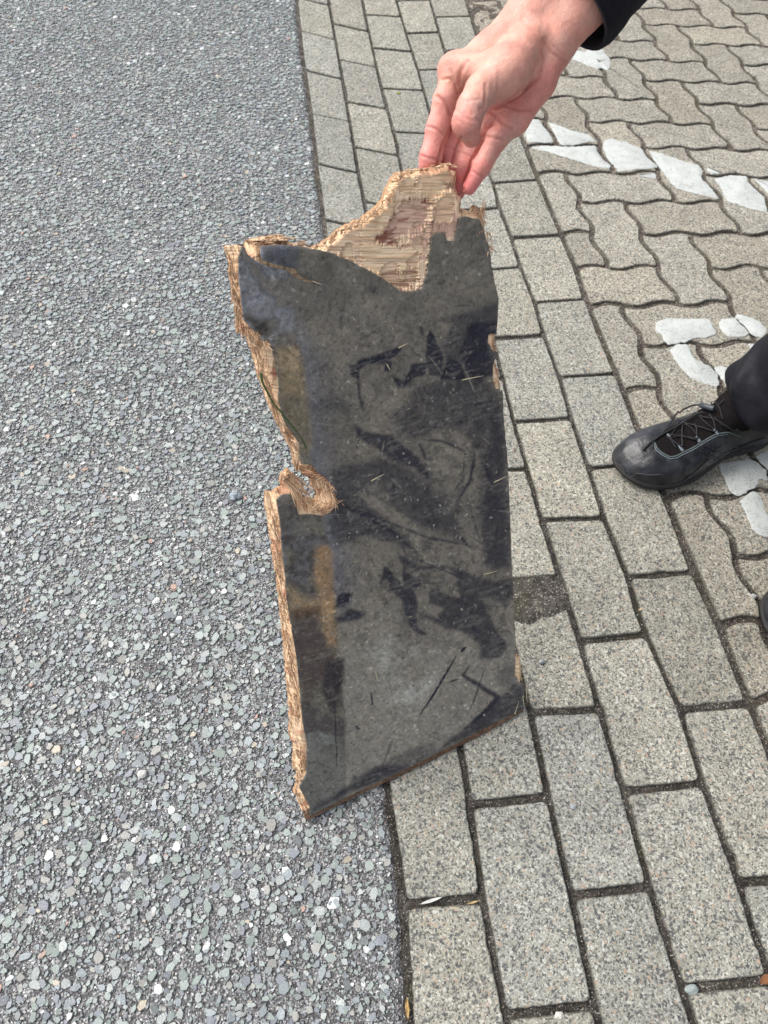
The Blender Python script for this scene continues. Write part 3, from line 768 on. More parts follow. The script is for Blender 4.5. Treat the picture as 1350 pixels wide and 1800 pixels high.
for poly, sft, al in [
 (S3([(560,200),(600,190),(720,145),(790,115),(770,150),(740,170),(745,220),(715,220),(715,180),(650,190),(605,225),(600,260),(575,235)]), 1, .95),
 (S3([(750,240),(800,265),(830,190),(890,185),(885,235),(830,250),(800,290),(765,285)]), 1, .9),
 (S3([(895,120),(905,50),(925,60),(960,150),(960,240),(900,240),(885,180)]), 1, .8),
 (S3([(965,215),(990,170),(1040,190),(1060,260),(950,260)]), 1, .95),
 (S3([(1060,70),(1110,20),(1190,20),(1190,60),(1150,80),(1150,150),(1180,180),(1175,240),(1100,260),(1060,230),(1040,150)]), 2, .9),
 (S3([(1060,60),(1080,20),(1115,25),(1090,50)]), 1, .9),
 (S3([(860,280),(1130,240),(1170,300),(1215,420),(1225,640),(1250,1060),(1140,1060),(1120,900),(1110,700),(1110,560),(1080,520),(1000,450),(900,500),(820,500),(780,480),(740,400),(800,360)]), 5, .62),
 (S3([(580,450),(640,480),(740,500),(860,590),(915,670),(900,685),(830,630),(740,600),(690,560),(600,500)]), 2, .85),
 (S3([(490,650),(560,610),(680,600),(740,610),(850,650),(1000,790),(1060,960),(960,900),(860,880),(760,790),(700,700),(620,720),(600,760),(660,800),(760,880),(860,1000),(760,960),(640,920),(560,950),(500,960),(480,860),(500,760)]), 5, .7),
 (S4([(580,190),(615,90),(640,110),(680,160),(695,180),(695,110),(770,150),(782,180),(740,190),(765,260),(755,310),(770,370),(810,405),(790,410),(740,380),(705,310),(690,240),(640,200),(630,150),(610,150)]), 1, .85),
 (S4([(670,20),(760,90),(880,88),(1000,120),(1110,165),(1190,140),(1195,240),(1160,300),(1130,250),(1060,240),(1100,330),(1130,400),(1170,450),(1140,510),(1040,520),(1045,440),(940,380),(890,375),(800,330),(760,300),(850,335),(890,290),(820,260),(815,200),(860,190),(900,220),(960,245),(935,150),(1000,180),(900,110),(760,110),(690,80)]), 2, .75),
 (S4([(392,235),(420,212),(465,215),(462,250),(430,285),(385,280)]), 2, .97), (S4([(385,330),(450,290),(530,300),(490,340),(400,352)]), 2, .85), (S4([(460,420),(520,390),(545,400),(500,440)]), 4, .4),
 (S4([(970,840),(1130,690),(1210,620),(1250,650),(1250,760),(950,895),(620,1065),(450,1130),(290,1205),(280,1195),(460,1090),(600,1000),(700,1000),(850,930)]), 3, .85),
 (S4([(600,990),(690,940),(830,900),(850,930),(700,1000),(620,1040)]), 3, .5), (S4([(450,1060),(590,1000),(640,1010),(480,1080)]), 3, .6),
 (S4([(0+1120,560),(1200,540),(1210,640),(1140,640)]), 5, .5),
 (S2([(990,800),(1100,760),(1200,740),(1285,700),(1285,850),(1240,850),(1235,890),(1280,940),(1280,987),(1050,987),(1040,900),(1080,800)]), 3, .65),
 (S2([(960,850),(985,830),(1030,930),(1040,987),(960,987)]), 1, .8), (S2([(1140,830),(1190,800),(1200,820),(1160,850)]), 1, .9),
 (S2([(640,970),(730,940),(830,905),(860,900),(800,940),(760,987),(640,987)]), 1, .8),
 (S3([(1190,250),(1215,420),(1250,900),(1255,1061),(1130,1061),(1150,800),(1160,500)]), 6, .5)]:
    lay(DK, pmask(poly, .45, sft), al)
for line, w, sft, al in [(S3([(600,230),(605,320),(625,390)]), 5, 1, .95), (S3([(880,515),(960,520),(1050,560),(1060,600)]), 4, 1, .9), (S3([(1095,570),(1080,680),(1020,775)]), 6, 1, .9), (S3([(1050,600),(1045,680),(1000,740)]), 4, 1, .6),
 (S3([(520,780),(740,900),(860,1005)]), 6, 1, .8), (S3([(540,790),(900,930),(1070,960)]), 4, 1, .85), (S3([(1040,925),(1070,965)]), 7, 1, .9), (S3([(860,530),(890,600)]), 6, 1, .8), (S3([(1130,610),(1170,700)]), 8, 2, .8), (S3([(1060,750),(1120,950)]), 3, 1, .7),
 (S4([(938,500),(860,640),(775,770)]), 4, 0, 1), (S4([(985,462),(962,480)]), 6, 0, 1), (S4([(995,550),(970,590),(1060,645),(1130,690),(1060,770),(980,835)]), 9, 1, .9), (S4([(1068,560),(1030,680),(1003,745)]), 3, 0, .8), (S4([(550,665),(560,725)]), 4, 0, .9), (S4([(482,820),(500,835)]), 5, 0, .9),
 (S4([(385,700),(388,830),(397,1015)]), 3, 0, .7), (S4([(760,60),(880,110),(1000,165)]), 3, 0, .8), (S4([(940,310),(1060,410)]), 5, 1, .8), (S4([(910,620),(950,608)]), 4, 0, .8), (S4([(650,880),(610,985)]), 4, 1, .6), (S4([(0+1040,440),(1150,440),(1165,470),(1100,500)]), 6, 2, .7),
 (S2([(520,690),(515,760)]), 4, 1, .5), (S2([(590,700),(560,820)]), 5, 1, .5), (S2([(1085,720),(1160,718)]), 2, 0, .8), (S2([(690,640),(740,660)]), 16, 5, .6), (S2([(930,810),(945,855)]), 6, 1, .8), (S2([(905,935),(930,950)]), 5, 1, .8), (S2([(650,900),(720,905)]), 3, 1, .7),
 (S3([(400,380),(480,360),(560,380)]), 26, 7, .5), (S3([(435,215),(470,190)]), 4, 1, .6), (S3([(880,290),(890,320)]), 3, 0, .7), (S3([(620,720),(760,800),(850,860)]), 5, 2, .6)]:
    lay(DK, smask(line, w, .15, sft), al)
# wiry scratches and rubbed lines
r5 = np.random.default_rng(5)
for k in range(150):
    x, y = r5.uniform(540, 900), r5.uniform(450, 1400); a = r5.normal(-.9, .55); L = r5.uniform(8, 46)
    lay(DK if r5.random() < .55 else (.17, .17, .16), smask([(x, y), (x + L * math.cos(a) * .5, y - L * math.sin(a) * .5 + r5.normal(0, 1)), (x + L * math.cos(a), y - L * math.sin(a))], r5.uniform(.9, 1.8), .1, 0), r5.uniform(.25, .7))
for k in range(170):
    x, y = r5.uniform(560, 895), r5.uniform(640, 1260); lay((.25, .25, .24) if r5.random() < .7 else (.02, .02, .025), smask([(x, y), (x + r5.normal(0, 2), y + r5.normal(0, 2))], r5.uniform(1.2, 2.4), .1, 0, False), r5.uniform(.3, .85))
hair = ss(.53, .6, fbm(gx / 14 + 3 * n2, gy / 3 + gx / 9, 0, 3, 77)); lay((.10, .10, .098), hair * ss(.4, .6, n4), .35)
base = np.clip(base, 0, 1) ** 1.0 * 2.05 * np.array([1.06, 1.01, .93])
base *= (.72 + .56 * n3)[..., None] * (.80 + .40 * n2)[..., None]
def sample(img, px):
    x = np.clip(px[:, 0] - X0, 0, PW - 1.01); y = np.clip(px[:, 1] - Y0, 0, PH - 1.01); i, j = y.astype(int), x.astype(int); fy, fx = y - i, x - j
    if img.ndim == 3: fy, fx = fy[:, None], fx[:, None]
    return img[i, j] * (1 - fx) * (1 - fy) + img[i, j + 1] * fx * (1 - fy) + img[i + 1, j] * (1 - fx) * fy + img[i + 1, j + 1] * fx * fy

# materials of the board
q = M('black_phenolic_film', .7, .14)
c = q.attr('col'); sp = q.ramp(q.noise(900, 3), [(.3, g(.8)), (.7, g(1.22))]); c = q.mix(c, sp, 1.0, 'MULTIPLY')
v = q.sep(q.vor(330, out='Color'), 0); c = q.mix(c, q.ramp(v, [(0, g(.75)), (.08, g(1)), (.93, g(1.25)), (.992, g(1.7))], True), 1.0, 'MULTIPLY')
q.color(c); q.set(q.b.inputs['Roughness'], q.ramp(q.noise(40, 5), [(.35, g(.6)), (.7, g(.85))]))
q.normal(q.bump(q.noise(120, 6, .62), .0011, .8, q.bump(q.noise(900, 3), .0003))); MAT_FILM = q.m
q = M('raw_plywood', .85, .2); c = q.attr('col')
ab_ = q.attr('ab')
fh = q.noise(1, 3, .65, q.map((40, 850, 1), co=ab_)); fv = q.noise(1, 3, .65, q.map((850, 40, 1), co=ab_)); vm = q.sep(ab_, 2)
fib = q.mix(fh, fv, vm); fib = q.sep(fib, 0)
c = q.mix(c, q.ramp(fib, [(.29, (.55, .41, .32)), (.38, g(.97)), (.50, g(1.0)), (.64, g(1.08))]), 1.0, 'MULTIPLY'); c = q.mix(c, q.ramp(fib, [(.3, g(.85)), (.7, g(1.15))]), 1.0, 'MULTIPLY'); q.color(c)
q.normal(q.bump(fib, .0006)); MAT_WOOD = q.m
q = M('ply_splinter', .85, .2); q.color(q.mix((.78, .56, .36, 1), (.45, .25, .15, 1), q.ramp(q.noise(60, 3), [(.35, g(0)), (.7, g(1))]))); MAT_SPL = q.m

board = empty('plywood_board', tuple(G1)); tag(board, 'broken black film-faced plywood board with torn wooden edges, held upright by a hand', 'plywood board')
# film sheet
GF = Grid(FILM_AB, .00095); mF = GF.raster(FILM_AB)
AB, F, be, rc = grid_patch(GF, mF, FILM_AB)
dd = dist_in(mF, 14)[rc]
d = -.00025 * np.exp(-dd / 1.5) + (fbm(AB[:, 0] * 60, AB[:, 1] * 60, 0, 3, 2) - .5) * .0006
pxy = project(from_ab(AB)); flap = ss(0, 1, sample(pmask(S2([(200,445),(320,438),(480,455),(520,560),(480,600),(390,590),(330,545),(208,512)]), 0, 10), pxy)); d = d + flap * .0035
flap2 = sample(pmask([(440,430),(560,440),(520,480),(450,465)], 0, 14), pxy)
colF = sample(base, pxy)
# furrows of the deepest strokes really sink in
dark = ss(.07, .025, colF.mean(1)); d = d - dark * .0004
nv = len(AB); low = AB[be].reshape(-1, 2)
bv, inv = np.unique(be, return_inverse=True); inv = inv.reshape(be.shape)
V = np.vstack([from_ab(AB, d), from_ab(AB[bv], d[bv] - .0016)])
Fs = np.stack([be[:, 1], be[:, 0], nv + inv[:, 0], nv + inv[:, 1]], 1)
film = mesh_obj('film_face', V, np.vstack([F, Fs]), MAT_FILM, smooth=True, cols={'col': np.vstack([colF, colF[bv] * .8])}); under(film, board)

# plywood core: torn veneers in steps, ragged sloping broken edges
THK = .0155
GC = Grid(OUT_AB, .0006); mC = GC.raster(OUT_AB); mFc = GC.raster(FILM_AB)
din = dist_in(mC, 40) * GC.h; infilm = dist_in(mFc, 9)
AB, F, be, rc = grid_patch(GC, mC, OUT_AB)
keepv = infilm[rc] < 8; F = F[keepv[F].all(1)]
ids, inv = np.unique(F, return_inverse=True); F = inv.reshape(-1, 4); AB = AB[ids]; rc = (rc[0][ids], rc[1][ids])
e = np.concatenate([F[:, [0, 1]], F[:, [1, 2]], F[:, [2, 3]], F[:, [3, 0]]]); key = np.sort(e, 1); key = key[:, 0].astype(np.int64) * (len(AB) + 1) + key[:, 1]
u, first, cnt = np.unique(key, return_index=True, return_counts=True); be = e[first[cnt == 1]]
be = be[(infilm[rc][be] < 6).any(1)]
a, b = AB[:, 0], AB[:, 1]; pxy = project(from_ab(AB)); X, Y = pxy[:, 0], pxy[:, 1]
ga, gb = X * 6.2e-4, -Y * 6.2e-4                                    # along and across the face veneer's grain
DI = din[rc] + (fbm(a * 300, b * 60, 0, 3, 4) - .5) * .003
topz = ss(560, 500, Y)                                              # the big torn area at the top
# veneer steps
pxj = pxy + np.column_stack([(noise(gb * 800, ga * 9, 0, 86) - .5) * 11, (noise(ga * 800, gb * 9, 0, 87) - .5) * 15])
st = lambda poly, w=.25, s=0: sample(pmask(poly, w, s), pxj)
L1 = st(S2([(845,110),(1085,72),(1120,110),(1110,170),(1000,230),(985,330),(985,385),(960,590),(920,640),(840,655),(750,590),(600,505),(450,460),(640,350),(760,270),(820,200)]))
Lup = st(S2([(985,240),(1020,200),(1060,195),(1115,200),(1135,225),(1130,310),(1100,345),(985,345)]), .2)
Ltop = st(S2([(925,105),(1085,70),(1120,105),(1110,185),(1050,200),(930,200)]), .2)
Lleft = st(S2([(850,110),(925,105),(925,200),(830,205)]), .2)
Lcore = st(S2([(830,260),(930,230),(985,250),(975,340),(900,400),(850,450),(720,430),(780,360),(815,300)]), .6, 1)
Lbot = st(S2([(750,570),(930,560),(935,620),(900,640),(820,640)]), .5)
V1 = st(S2([(985,250),(1005,290),(985,400),(965,590),(940,640),(850,657),(838,645),(900,632),(930,600),(925,560),(945,470),(965,400),(968,320)]), .25)
V2 = st(S2([(985,340),(1100,338),(1100,372),(1087,428),(1045,430),(1045,388),(985,388)]), .15)
V3 = st(S2([(820,440),(850,410),(900,370),(950,350),(958,372),(930,410),(870,440)]), .35)
V4 = np.maximum(st(S2([(920,100),(938,100),(938,205),(920,205)]), .15), st(S2([(1085,225),(1135,215),(1135,310),(1100,345),(1080,330)]), .2))
V5 = np.maximum(st(S2([(815,190),(842,185),(846,300),(820,320)]), .2), st(S2([(840,205),(930,203),(930,222),(840,222)]), .3))
comb = noise(ga * 420, gb * 20, 0, 3)                                    # torn comb ends of the upright fibres
vert = ((V1 + V2 + V3 + V4 + V5) * (1 + .9 * (comb - .5)) > .5)
hf = fbm(ga * 26, gb * 620 + 1.2 * noise(ga * 20, gb * 20, 0, 90), 0, 3, 41); vf = fbm(ga * 620, gb * 26, 0, 3, 42)
streak = noise(ga * 11, gb * 520, 0, 43)
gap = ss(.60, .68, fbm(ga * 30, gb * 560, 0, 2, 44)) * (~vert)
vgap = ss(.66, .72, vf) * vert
d = np.full(len(AB), -.0012)
d -= topz * .0012
d -= topz * (.0016 * ss(.4, .6, L1) - .0012 * ss(.4, .6, Lup) - .0006 * Ltop + .0016 * Lcore + .0010 * Lbot)
d += vert * .0011
d -= gap * .0006 + vgap * .0004
d += (np.where(vert, vf, hf) - .5) * .0011
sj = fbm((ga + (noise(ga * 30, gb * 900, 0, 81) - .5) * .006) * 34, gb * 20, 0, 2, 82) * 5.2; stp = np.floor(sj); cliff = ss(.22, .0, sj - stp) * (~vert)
d -= topz * (stp - 2) * .0011 * (~vert)
# sloping, splintered rim (left and top edges); a worn chamfer along the bottom
bot = (b < .02) | ((Y > 1230) & (X > 545))
left = ((X < 520 + (Y > 860) * 30) & (Y > 425)) | ((Y > 800) & (Y < 920) & (X < 600))
rim = np.where(left, ss(.013, .0, DI), ss(.006, 0, DI))
rim = np.where(bot, 0, rim)
rag = fbm(a * 260, b * 40, 0, 3, 51)
rimd = np.where(left, .0095, .0060) * (.55 + .9 * rag)
d -= rim * rimd
d = np.where(bot, -.0010 - .0016 * ss(.0075, 0, din[rc]) + (fbm(a * 90, b * 500, 0, 3, 5) - .5) * .0012, d)
hole = ss(46, 26, np.hypot(X - 552, Y - 866)) * ss(.012, .0, DI)
d -= hole * .006 * (fbm(a * 150, b * 90, 0, 3, 52) - .35)
# wedge torn open at the upper left
# colours
def mixc(c, col, m): m = np.clip(m, 0, 1)[:, None]; return c * (1 - m) + np.array(col) * m
col = np.tile(np.array([.92, .68, .44]), (len(AB), 1))
col = mixc(col, (.76, .50, .31), ss(.5, .66, streak) * .8); col = mixc(col, (.96, .77, .55), ss(.5, .38, hf) * .8)
col = mixc(col, (.52, .30, .21), Lcore * .7 * ss(.35, .6, fbm(a * 60, b * 200, 0, 3, 61)))
col = mixc(col, (.78, .54, .45), Lcore * .5); col = mixc(col, (.30, .12, .085), Lcore * ss(.55, .68, fbm(a * 70, b * 260, 0, 3, 62)))
col = mixc(col, (.34, .17, .11), Lbot * .8 * ss(.4, .6, hf)); col = mixc(col, (.25, .12, .09), st(S2([(1040,160),(1105,150),(1110,190),(1045,195)]), .8, 1) * .8)
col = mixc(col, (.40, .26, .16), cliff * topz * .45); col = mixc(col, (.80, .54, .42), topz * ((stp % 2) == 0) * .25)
col = np.where(vert[:, None], mixc(np.tile(np.array([.92, .70, .50]), (len(AB), 1)), (.70, .47, .36), ss(.5, .7, noise(a * 60, b * 60, 0, 63))), col)
col = mixc(col, (.42, .28, .18), gap * .3); col = mixc(col, (.34, .20, .12), vgap * .6)  # gap brown also paints in shade too fine for the mesh
sp_ = ss(.52, .66, fbm(a * 55, b * 55, 0, 4, 64)); edgec = np.where(left, 1, ss(.008, .003, DI) * ~bot)
col = mixc(col, (.86, .62, .40), edgec * .8)
ply = np.sin((d * 1000) * 2.6 + 3 * noise(a * 60, b * 40, 0, 66)); strand = fbm(ga * 420 - gb * 40, gb * 40, 0, 3, 65)
col = mixc(col, (.56, .31, .18), edgec * ss(.2, .9, ply) * .5); col = mixc(col, (.34, .19, .11), edgec * ss(.58, .70, strand) * np.where(left, .8, .45))
col = mixc(col, (.82, .60, .40), edgec * ss(.44, .34, strand) * .7)
col = mixc(col, (.40, .13, .085), edgec * ss(.66, .74, noise(a * 70, b * 70, 0, 67)) * .5)
red = np.exp(-((X - 427) ** 2 + (Y - 578) ** 2) / 120.) + .6 * np.exp(-((X - 585) ** 2 + (Y - 855) ** 2) / 200.); col = mixc(col, (.26, .07, .055), red * .55)
dirt = st([(395,430),(425,430),(430,520),(428,560),(412,560),(400,470)], .3, 2); col = mixc(col, (.33, .20, .10), dirt * .35 * ss(.4, .6, strand))
col = mixc(col, (.13, .078, .052), bot * 1.0); col = mixc(col, (.26, .16, .105), bot * ss(.5, .66, fbm(a * 60, b * 60, 0, 4, 69)) * .8); col = mixc(col, (.30, .19, .12), bot * ss(.66, .74, noise(a * 300, b * 900, 0, 70)) * .6)
nv = len(AB); bv, inv = np.unique(be, return_inverse=True); inv = inv.reshape(be.shape); nb = len(bv)
V = [from_ab(AB, d)]; C_ = [col]; upr = np.maximum(vert, left * 1.0); AT = [np.column_stack([ga, gb, upr])]; Fs = []; K = 7
prev = be.copy(); off = nv
for k in range(1, K + 1):
    t = k / K; dz = d[bv] * (1 - t) - THK * t
    jit = (noise(AB[bv, 0] * 400 + k * 9, AB[bv, 1] * 400, 0, 70) - .5) * .0009 * (k < K)
    c0 = AB[bv] + jit[:, None]
    V.append(from_ab(c0, dz)); lc = np.tile(np.array([[.50, .31, .17], [.33, .19, .11]][k % 2]), (nb, 1))
    isb = (AB[bv, 1] < .02) | ((Y[bv] > 1230) & (X[bv] > 545)); lc[isb] *= .28; C_.append(lc); AT.append(np.column_stack([ga[bv], gb[bv] + dz, 0 * dz]))
    cur = np.stack([off + inv[:, 0], off + inv[:, 1]], 1); Fs.append(np.stack([prev[:, 1], prev[:, 0], cur[:, 0], cur[:, 1]], 1)); prev = cur; off += nb
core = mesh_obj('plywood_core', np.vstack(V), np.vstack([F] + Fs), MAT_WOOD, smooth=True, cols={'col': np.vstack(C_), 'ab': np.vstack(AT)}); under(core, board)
# back face
from mathutils.geometry import tessellate_polygon
bk = ccw(resample(to_ab(OUTER), .004)); bk = inset(bk, .0004)
tri = tessellate_polygon([[Vector((p[0], p[1], 0)) for p in bk]])
bkz = np.full(len(bk), -THK)
backf = mesh_obj('back_veneer', np.vstack([from_ab(bk, bkz + .0008), from_ab(bk, bkz - .0002)]), [list(t) for t in tri] + [[i + len(bk) for i in t] for t in tri] + [[i, (i + 1) % len(bk), len(bk) + (i + 1) % len(bk), len(bk) + i] for i in range(len(bk))], MAT_FILM, cols={'col': np.tile(np.array([.06, .058, .055]), (2 * len(bk), 1))})
under(backf, board)

# splinters and loose fibres on the broken edges: thin bent slivers
def slivers(name, specs, parent, mat, label=None):
    V = []; F = []; n = 0
    for (p, q_, bend, w, th) in specs:
        p = np.asarray(p, float); q_ = np.asarray(q_, float); ax = q_ - p; L = np.linalg.norm(ax); ax /= L + 1e-9
        s = np.cross(ax, NB); s /= np.linalg.norm(s) + 1e-9; u_ = np.cross(s, ax); N = 6
        for k in range(N + 1):
            t = k / N; c = p + ax * L * t + bend * math.sin(PI * t * .5) ** 2; ww = w * (1 - t) ** .6 + .00012; hh = th * (1 - t * .8)
            for (sx, sy) in ((-1, -1), (1, -1), (1, 1), (-1, 1)): V.append(c + s * ww * .5 * sx + u_ * hh * .5 * sy)
        for k in range(N):
            for j in range(4): F.append([n + k * 4 + j, n + k * 4 + (j + 1) % 4, n + k * 4 + 4 + (j + 1) % 4, n + k * 4 + 4 + j])
        F.append([n, n + 1, n + 2, n + 3]); F.append([n + N * 4 + j for j in (3, 2, 1, 0)]); n += (N + 1) * 4
    o = mesh_obj(name, np.array(V), F, mat); under(o, parent); 
    if label: o['label'] = label
    return o
def bp(x, y, off=0.0):
    return toplane(np.array(float(x)), np.array(float(y)), G1 + NB * off, NB)
r6 = np.random.default_rng(6); sp = []
def run(line, n, L, ang, off, wl=(.0006, .0018)):
    P = resample(line, 1.0, False)
    for k in range(int(n * .6)):
        x, y = P[r6.integers(len(P))] + r6.normal(0, 2.0, 2); a_ = math.radians(r6.normal(ang, 11)); l = r6.uniform(*L) * .7
        p = bp(x, y, off + r6.uniform(-.004, .001)); q_ = bp(x + l * math.cos(a_), y - l * math.sin(a_), off + r6.uniform(-.004, .004))
        sp.append((p, q_, NB * r6.normal(0, .0012) + UX * r6.normal(0, .0006), r6.uniform(*wl), r6.uniform(.0003, .0008)))
run([(432,572),(448,612),(462,660),(478,705),(498,750),(520,790)], 150, (14, 46), -67, .0005)
run([(440,578),(470,605)], 26, (8, 26), -50, .0015)
run([(503,842),(522,868),(536,884),(560,895)], 60, (8, 26), 110, .001)
run([(575,850),(586,872),(584,890),(566,900)], 60, (5, 16), 60, .0015); run([(530,832),(552,838),(572,850)], 46, (6, 18), 20, .0015)
run([(499,846),(506,838),(513,832)], 90, (50, 88), -56, .0015, (.0008, .002)); run([(545,835),(575,850),(588,878)], 70, (16, 40), -75, .002, (.0008, .0022)); run([(548,896),(570,900),(586,886)], 60, (12, 30), 35, .002, (.0008, .0022)); run([(525,826),(540,832)], 30, (14, 34), -20, .002)
run([(478,885),(486,960),(494,1030),(505,1110),(514,1190),(521,1260)], 130, (18, 50), -80, -.002)
run([(519,1310),(528,1335),(530,1358)], 46, (8, 24), -75, .0005)
run([(845,364),(852,385),(858,410),(862,440)], 26, (10, 34), -70, 0); run([(850,362),(846,380)], 12, (10, 24), 70, .001)
run([(845,420),(845,372),(820,372)], 10, (6, 14), 80, 0, (.0008, .003))
run([(572,430),(600,408),(640,388),(672,362),(690,335),(704,305)], 120, (7, 24), 35, -.001)
run([(702,303),(740,298),(790,289),(810,302)], 50, (5, 14), 10, -.001); run([(860,590),(872,605),(872,618)], 14, (5, 12), -80, -.001)
run([(868,650),(874,684),(882,686)], 18, (5, 14), -85, -.001); run([(908,1155),(914,1180),(918,1198)], 16, (5, 14), -85, -.001)
run([(400,436),(408,490),(417,540),(422,580)], 60, (14, 40), -82, -.003); run([(440,430),(500,418),(540,432)], 40, (8, 26), 8, -.001)
run([(527,1380),(536,1410),(536,1435)], 26, (5, 12), -60, -.003); run([(900,830),(893,900),(899,960)], 24, (3, 8), -20, -.003)
slivers('splintered_fibres', sp, board, MAT_SPL)['kind'] = 'stuff'

# ------------------------------------------------------------------ signed-distance modelling
def cap(P, a, b, ra, rb):
    a = np.asarray(a, np.float32); b = np.asarray(b, np.float32); d = b - a
    t = np.clip(((P - a) @ d) / (d @ d + 1e-12), 0, 1)
    return np.sqrt(((P - a - t[..., None] * d) ** 2).sum(-1)) - (ra + (rb - ra) * t)
def smin(a, b, k):
    h = np.clip(.5 + .5 * (b - a) / k, 0, 1); return b * (1 - h) + a * h - k * h * (1 - h)
def chain(P, pts, rs, k):
    d = None
    for i in range(len(pts) - 1):
        c = cap(P, pts[i], pts[i + 1], rs[i], rs[i + 1]); d = c if d is None else smin(d, c, k)
    return d
def surface(fn, lo, hi, h):
    """naive surface nets"""
    lo = np.asarray(lo, float); n = np.ceil((np.asarray(hi) - lo) / h).astype(int) + 1
    ax = [(lo[k] + np.arange(n[k]) * h).astype(np.float32) for k in range(3)]
    v = np.empty(n, np.float32)
    for i in range(0, n[0], 24):
        G_ = np.stack(np.meshgrid(ax[0][i:i + 24], ax[1], ax[2], indexing='ij'), -1); v[i:i + 24] = fn(G_)
    ins = v < 0
    c = np.zeros(n - 1, np.int8)
    sl_ = lambda o: tuple(slice(o[k], n[k] - 1 + o[k]) for k in range(3))
    cor = [(a, b, d) for a in (0, 1) for b in (0, 1) for d in (0, 1)]
    for o in cor: c += ins[sl_(o)]
    act = (c > 0) & (c < 8); I = np.argwhere(act); idx = -np.ones(act.shape, np.int64); idx[act] = np.arange(len(I))
    S_ = np.zeros((len(I), 3)); cn = np.zeros(len(I))
    val = {o: v[I[:, 0] + o[0], I[:, 1] + o[1], I[:, 2] + o[2]] for o in cor}
    for o in cor:
        for k in range(3):
            if o[k] == 0:
                p = list(o); p[k] = 1; p = tuple(p); va, vb = val[o], val[p]; m = (va < 0) != (vb < 0)
                t = np.where(m, va / np.where(m, va - vb, 1), 0); q_ = np.tile(np.array(o, float), (len(I), 1)); q_[:, k] += t
                S_ += q_ * m[:, None]; cn += m
    V = lo + (I + S_ / cn[:, None]) * h; F = []
    for k in range(3):
        a, b = [(1, 2), (2, 0), (0, 1)][k]
        s0 = [slice(None)] * 3; s1 = [slice(None)] * 3; s0[k] = slice(0, -1); s1[k] = slice(1, None)
        m = ins[tuple(s0)] != ins[tuple(s1)]; m = m.copy()
        E_ = np.argwhere(m); E_ = E_[(E_[:, a] > 0) & (E_[:, b] > 0) & (E_[:, a] < n[a] - 1) & (E_[:, b] < n[b] - 1)]
        flip = ins[E_[:, 0], E_[:, 1], E_[:, 2]]
        def at(da, db):
            q_ = E_.copy(); q_[:, a] -= da; q_[:, b] -= db; return idx[q_[:, 0], q_[:, 1], q_[:, 2]]
        f = np.stack([at(1, 1), at(0, 1), at(0, 0), at(1, 0)], 1); f[~flip] = f[~flip][:, ::-1]; F.append(f)
    return V, np.vstack(F)
def grad(fn, V, e=.0006):
    g_ = np.stack([fn((V + np.eye(3)[k] * e).astype(np.float32)) - fn((V - np.eye(3)[k] * e).astype(np.float32)) for k in range(3)], -1)
    return g_ / (np.linalg.norm(g_, axis=1)[:, None] + 1e-9)
def relax(V, F, it, w=.5):
    e = np.concatenate([F[:, [0, 1]], F[:, [1, 2]], F[:, [2, 3]], F[:, [3, 0]]]); e = np.concatenate([e, e[:, ::-1]])
    cnt = np.bincount(e[:, 0], minlength=len(V))[:, None]
    for _ in range(it):
        s = np.stack([np.bincount(e[:, 0], V[e[:, 1], k], len(V)) for k in range(3)], 1); V = V * (1 - w) + w * s / np.maximum(cnt, 1)
    return V
def polyd(px, line):
    P = np.array(line, float); best = np.full(len(px), 1e9)
    for k in range(len(P) - 1):
        d = P[k + 1] - P[k]; t = np.clip(((px - P[k]) @ d) / (d @ d + 1e-9), 0, 1); best = np.minimum(best, np.linalg.norm(px - P[k] - t[:, None] * d, axis=1))
    return best

# ------------------------------------------------------------------ the person: one arm in the picture, two shoes, one trouser leg
person = empty('person', (.74, .14, 0)); tag(person, 'person in dark navy clothes and black safety shoes, bare hand gripping the broken board', 'person')

q = M('skin', .46, .4)
c = q.mix(q.attr('col'), q.ramp(q.noise(60, 5), [(.3, (.86, .84, .84)), (.7, (1.10, 1.12, 1.12))]), 1.0, 'MULTIPLY')
c = q.mix(c, q.ramp(q.noise(420, 3), [(.3, g(.93)), (.7, g(1.06))]), 1.0, 'MULTIPLY'); q.color(c)
q.b.inputs['Subsurface Weight'].default_value = .12; q.b.inputs['Subsurface Radius'].default_value = (.006, .002, .001); q.b.inputs['Subsurface Scale'].default_value = 1.0
q.normal(q.bump(q.vor(900), .00035, .6, q.bump(q.noise(260, 4), .0008, .7))); MAT_SKIN = q.m

def H(x, y, D, r): return (Q(np.array(float(x)), np.array(float(y)), D), r / F_PX * D)
def HC(lst): a = [H(*t) for t in lst]; return [p for p, _ in a], [r for _, r in a]
bt = lambda x, y, o: board_depth(x, y, -THK) + o
WR = Q(np.array(948.), np.array(50.), .59)
ELB = np.array([.39, .33, .825])
index_ = HC([(800, 132, .590, 23), (784, 176, .592, 21.5), (769, 228, .600, 20), (757, 276, bt(757, 276, .004), 18.6), (748, 318, bt(748, 318, .0095), 15.5)])
middle = HC([(838, 165, .608, 24), (805, 212, .611, 19.5), (790, 262, bt(790, 262, .009), 17.5), (783, 318, bt(783, 318, .0100), 15.5)])
ring_ = HC([(872, 190, .608, 24), (836, 232, .608, 20.5), (817, 286, .615, 17.5), (803, 338, bt(803, 338, .0095), 14.5)])
little = HC([(904, 212, .602, 22), (874, 244, .601, 18.5), (847, 293, .606, 15.6), (825, 330, .614, 12.2)])
palm = [HC([(928, 36, .588, 41), (862, 93, .588, 33), (803, 130, .594, 25)]), HC([(945, 55, .595, 40), (885, 112, .600, 38), (838, 165, .606, 28)]),
        HC([(962, 78, .592, 34), (915, 142, .603, 36), (872, 190, .608, 27)]), HC([(972, 92, .588, 28), (942, 142, .594, 34), (906, 210, .602, 25)])]
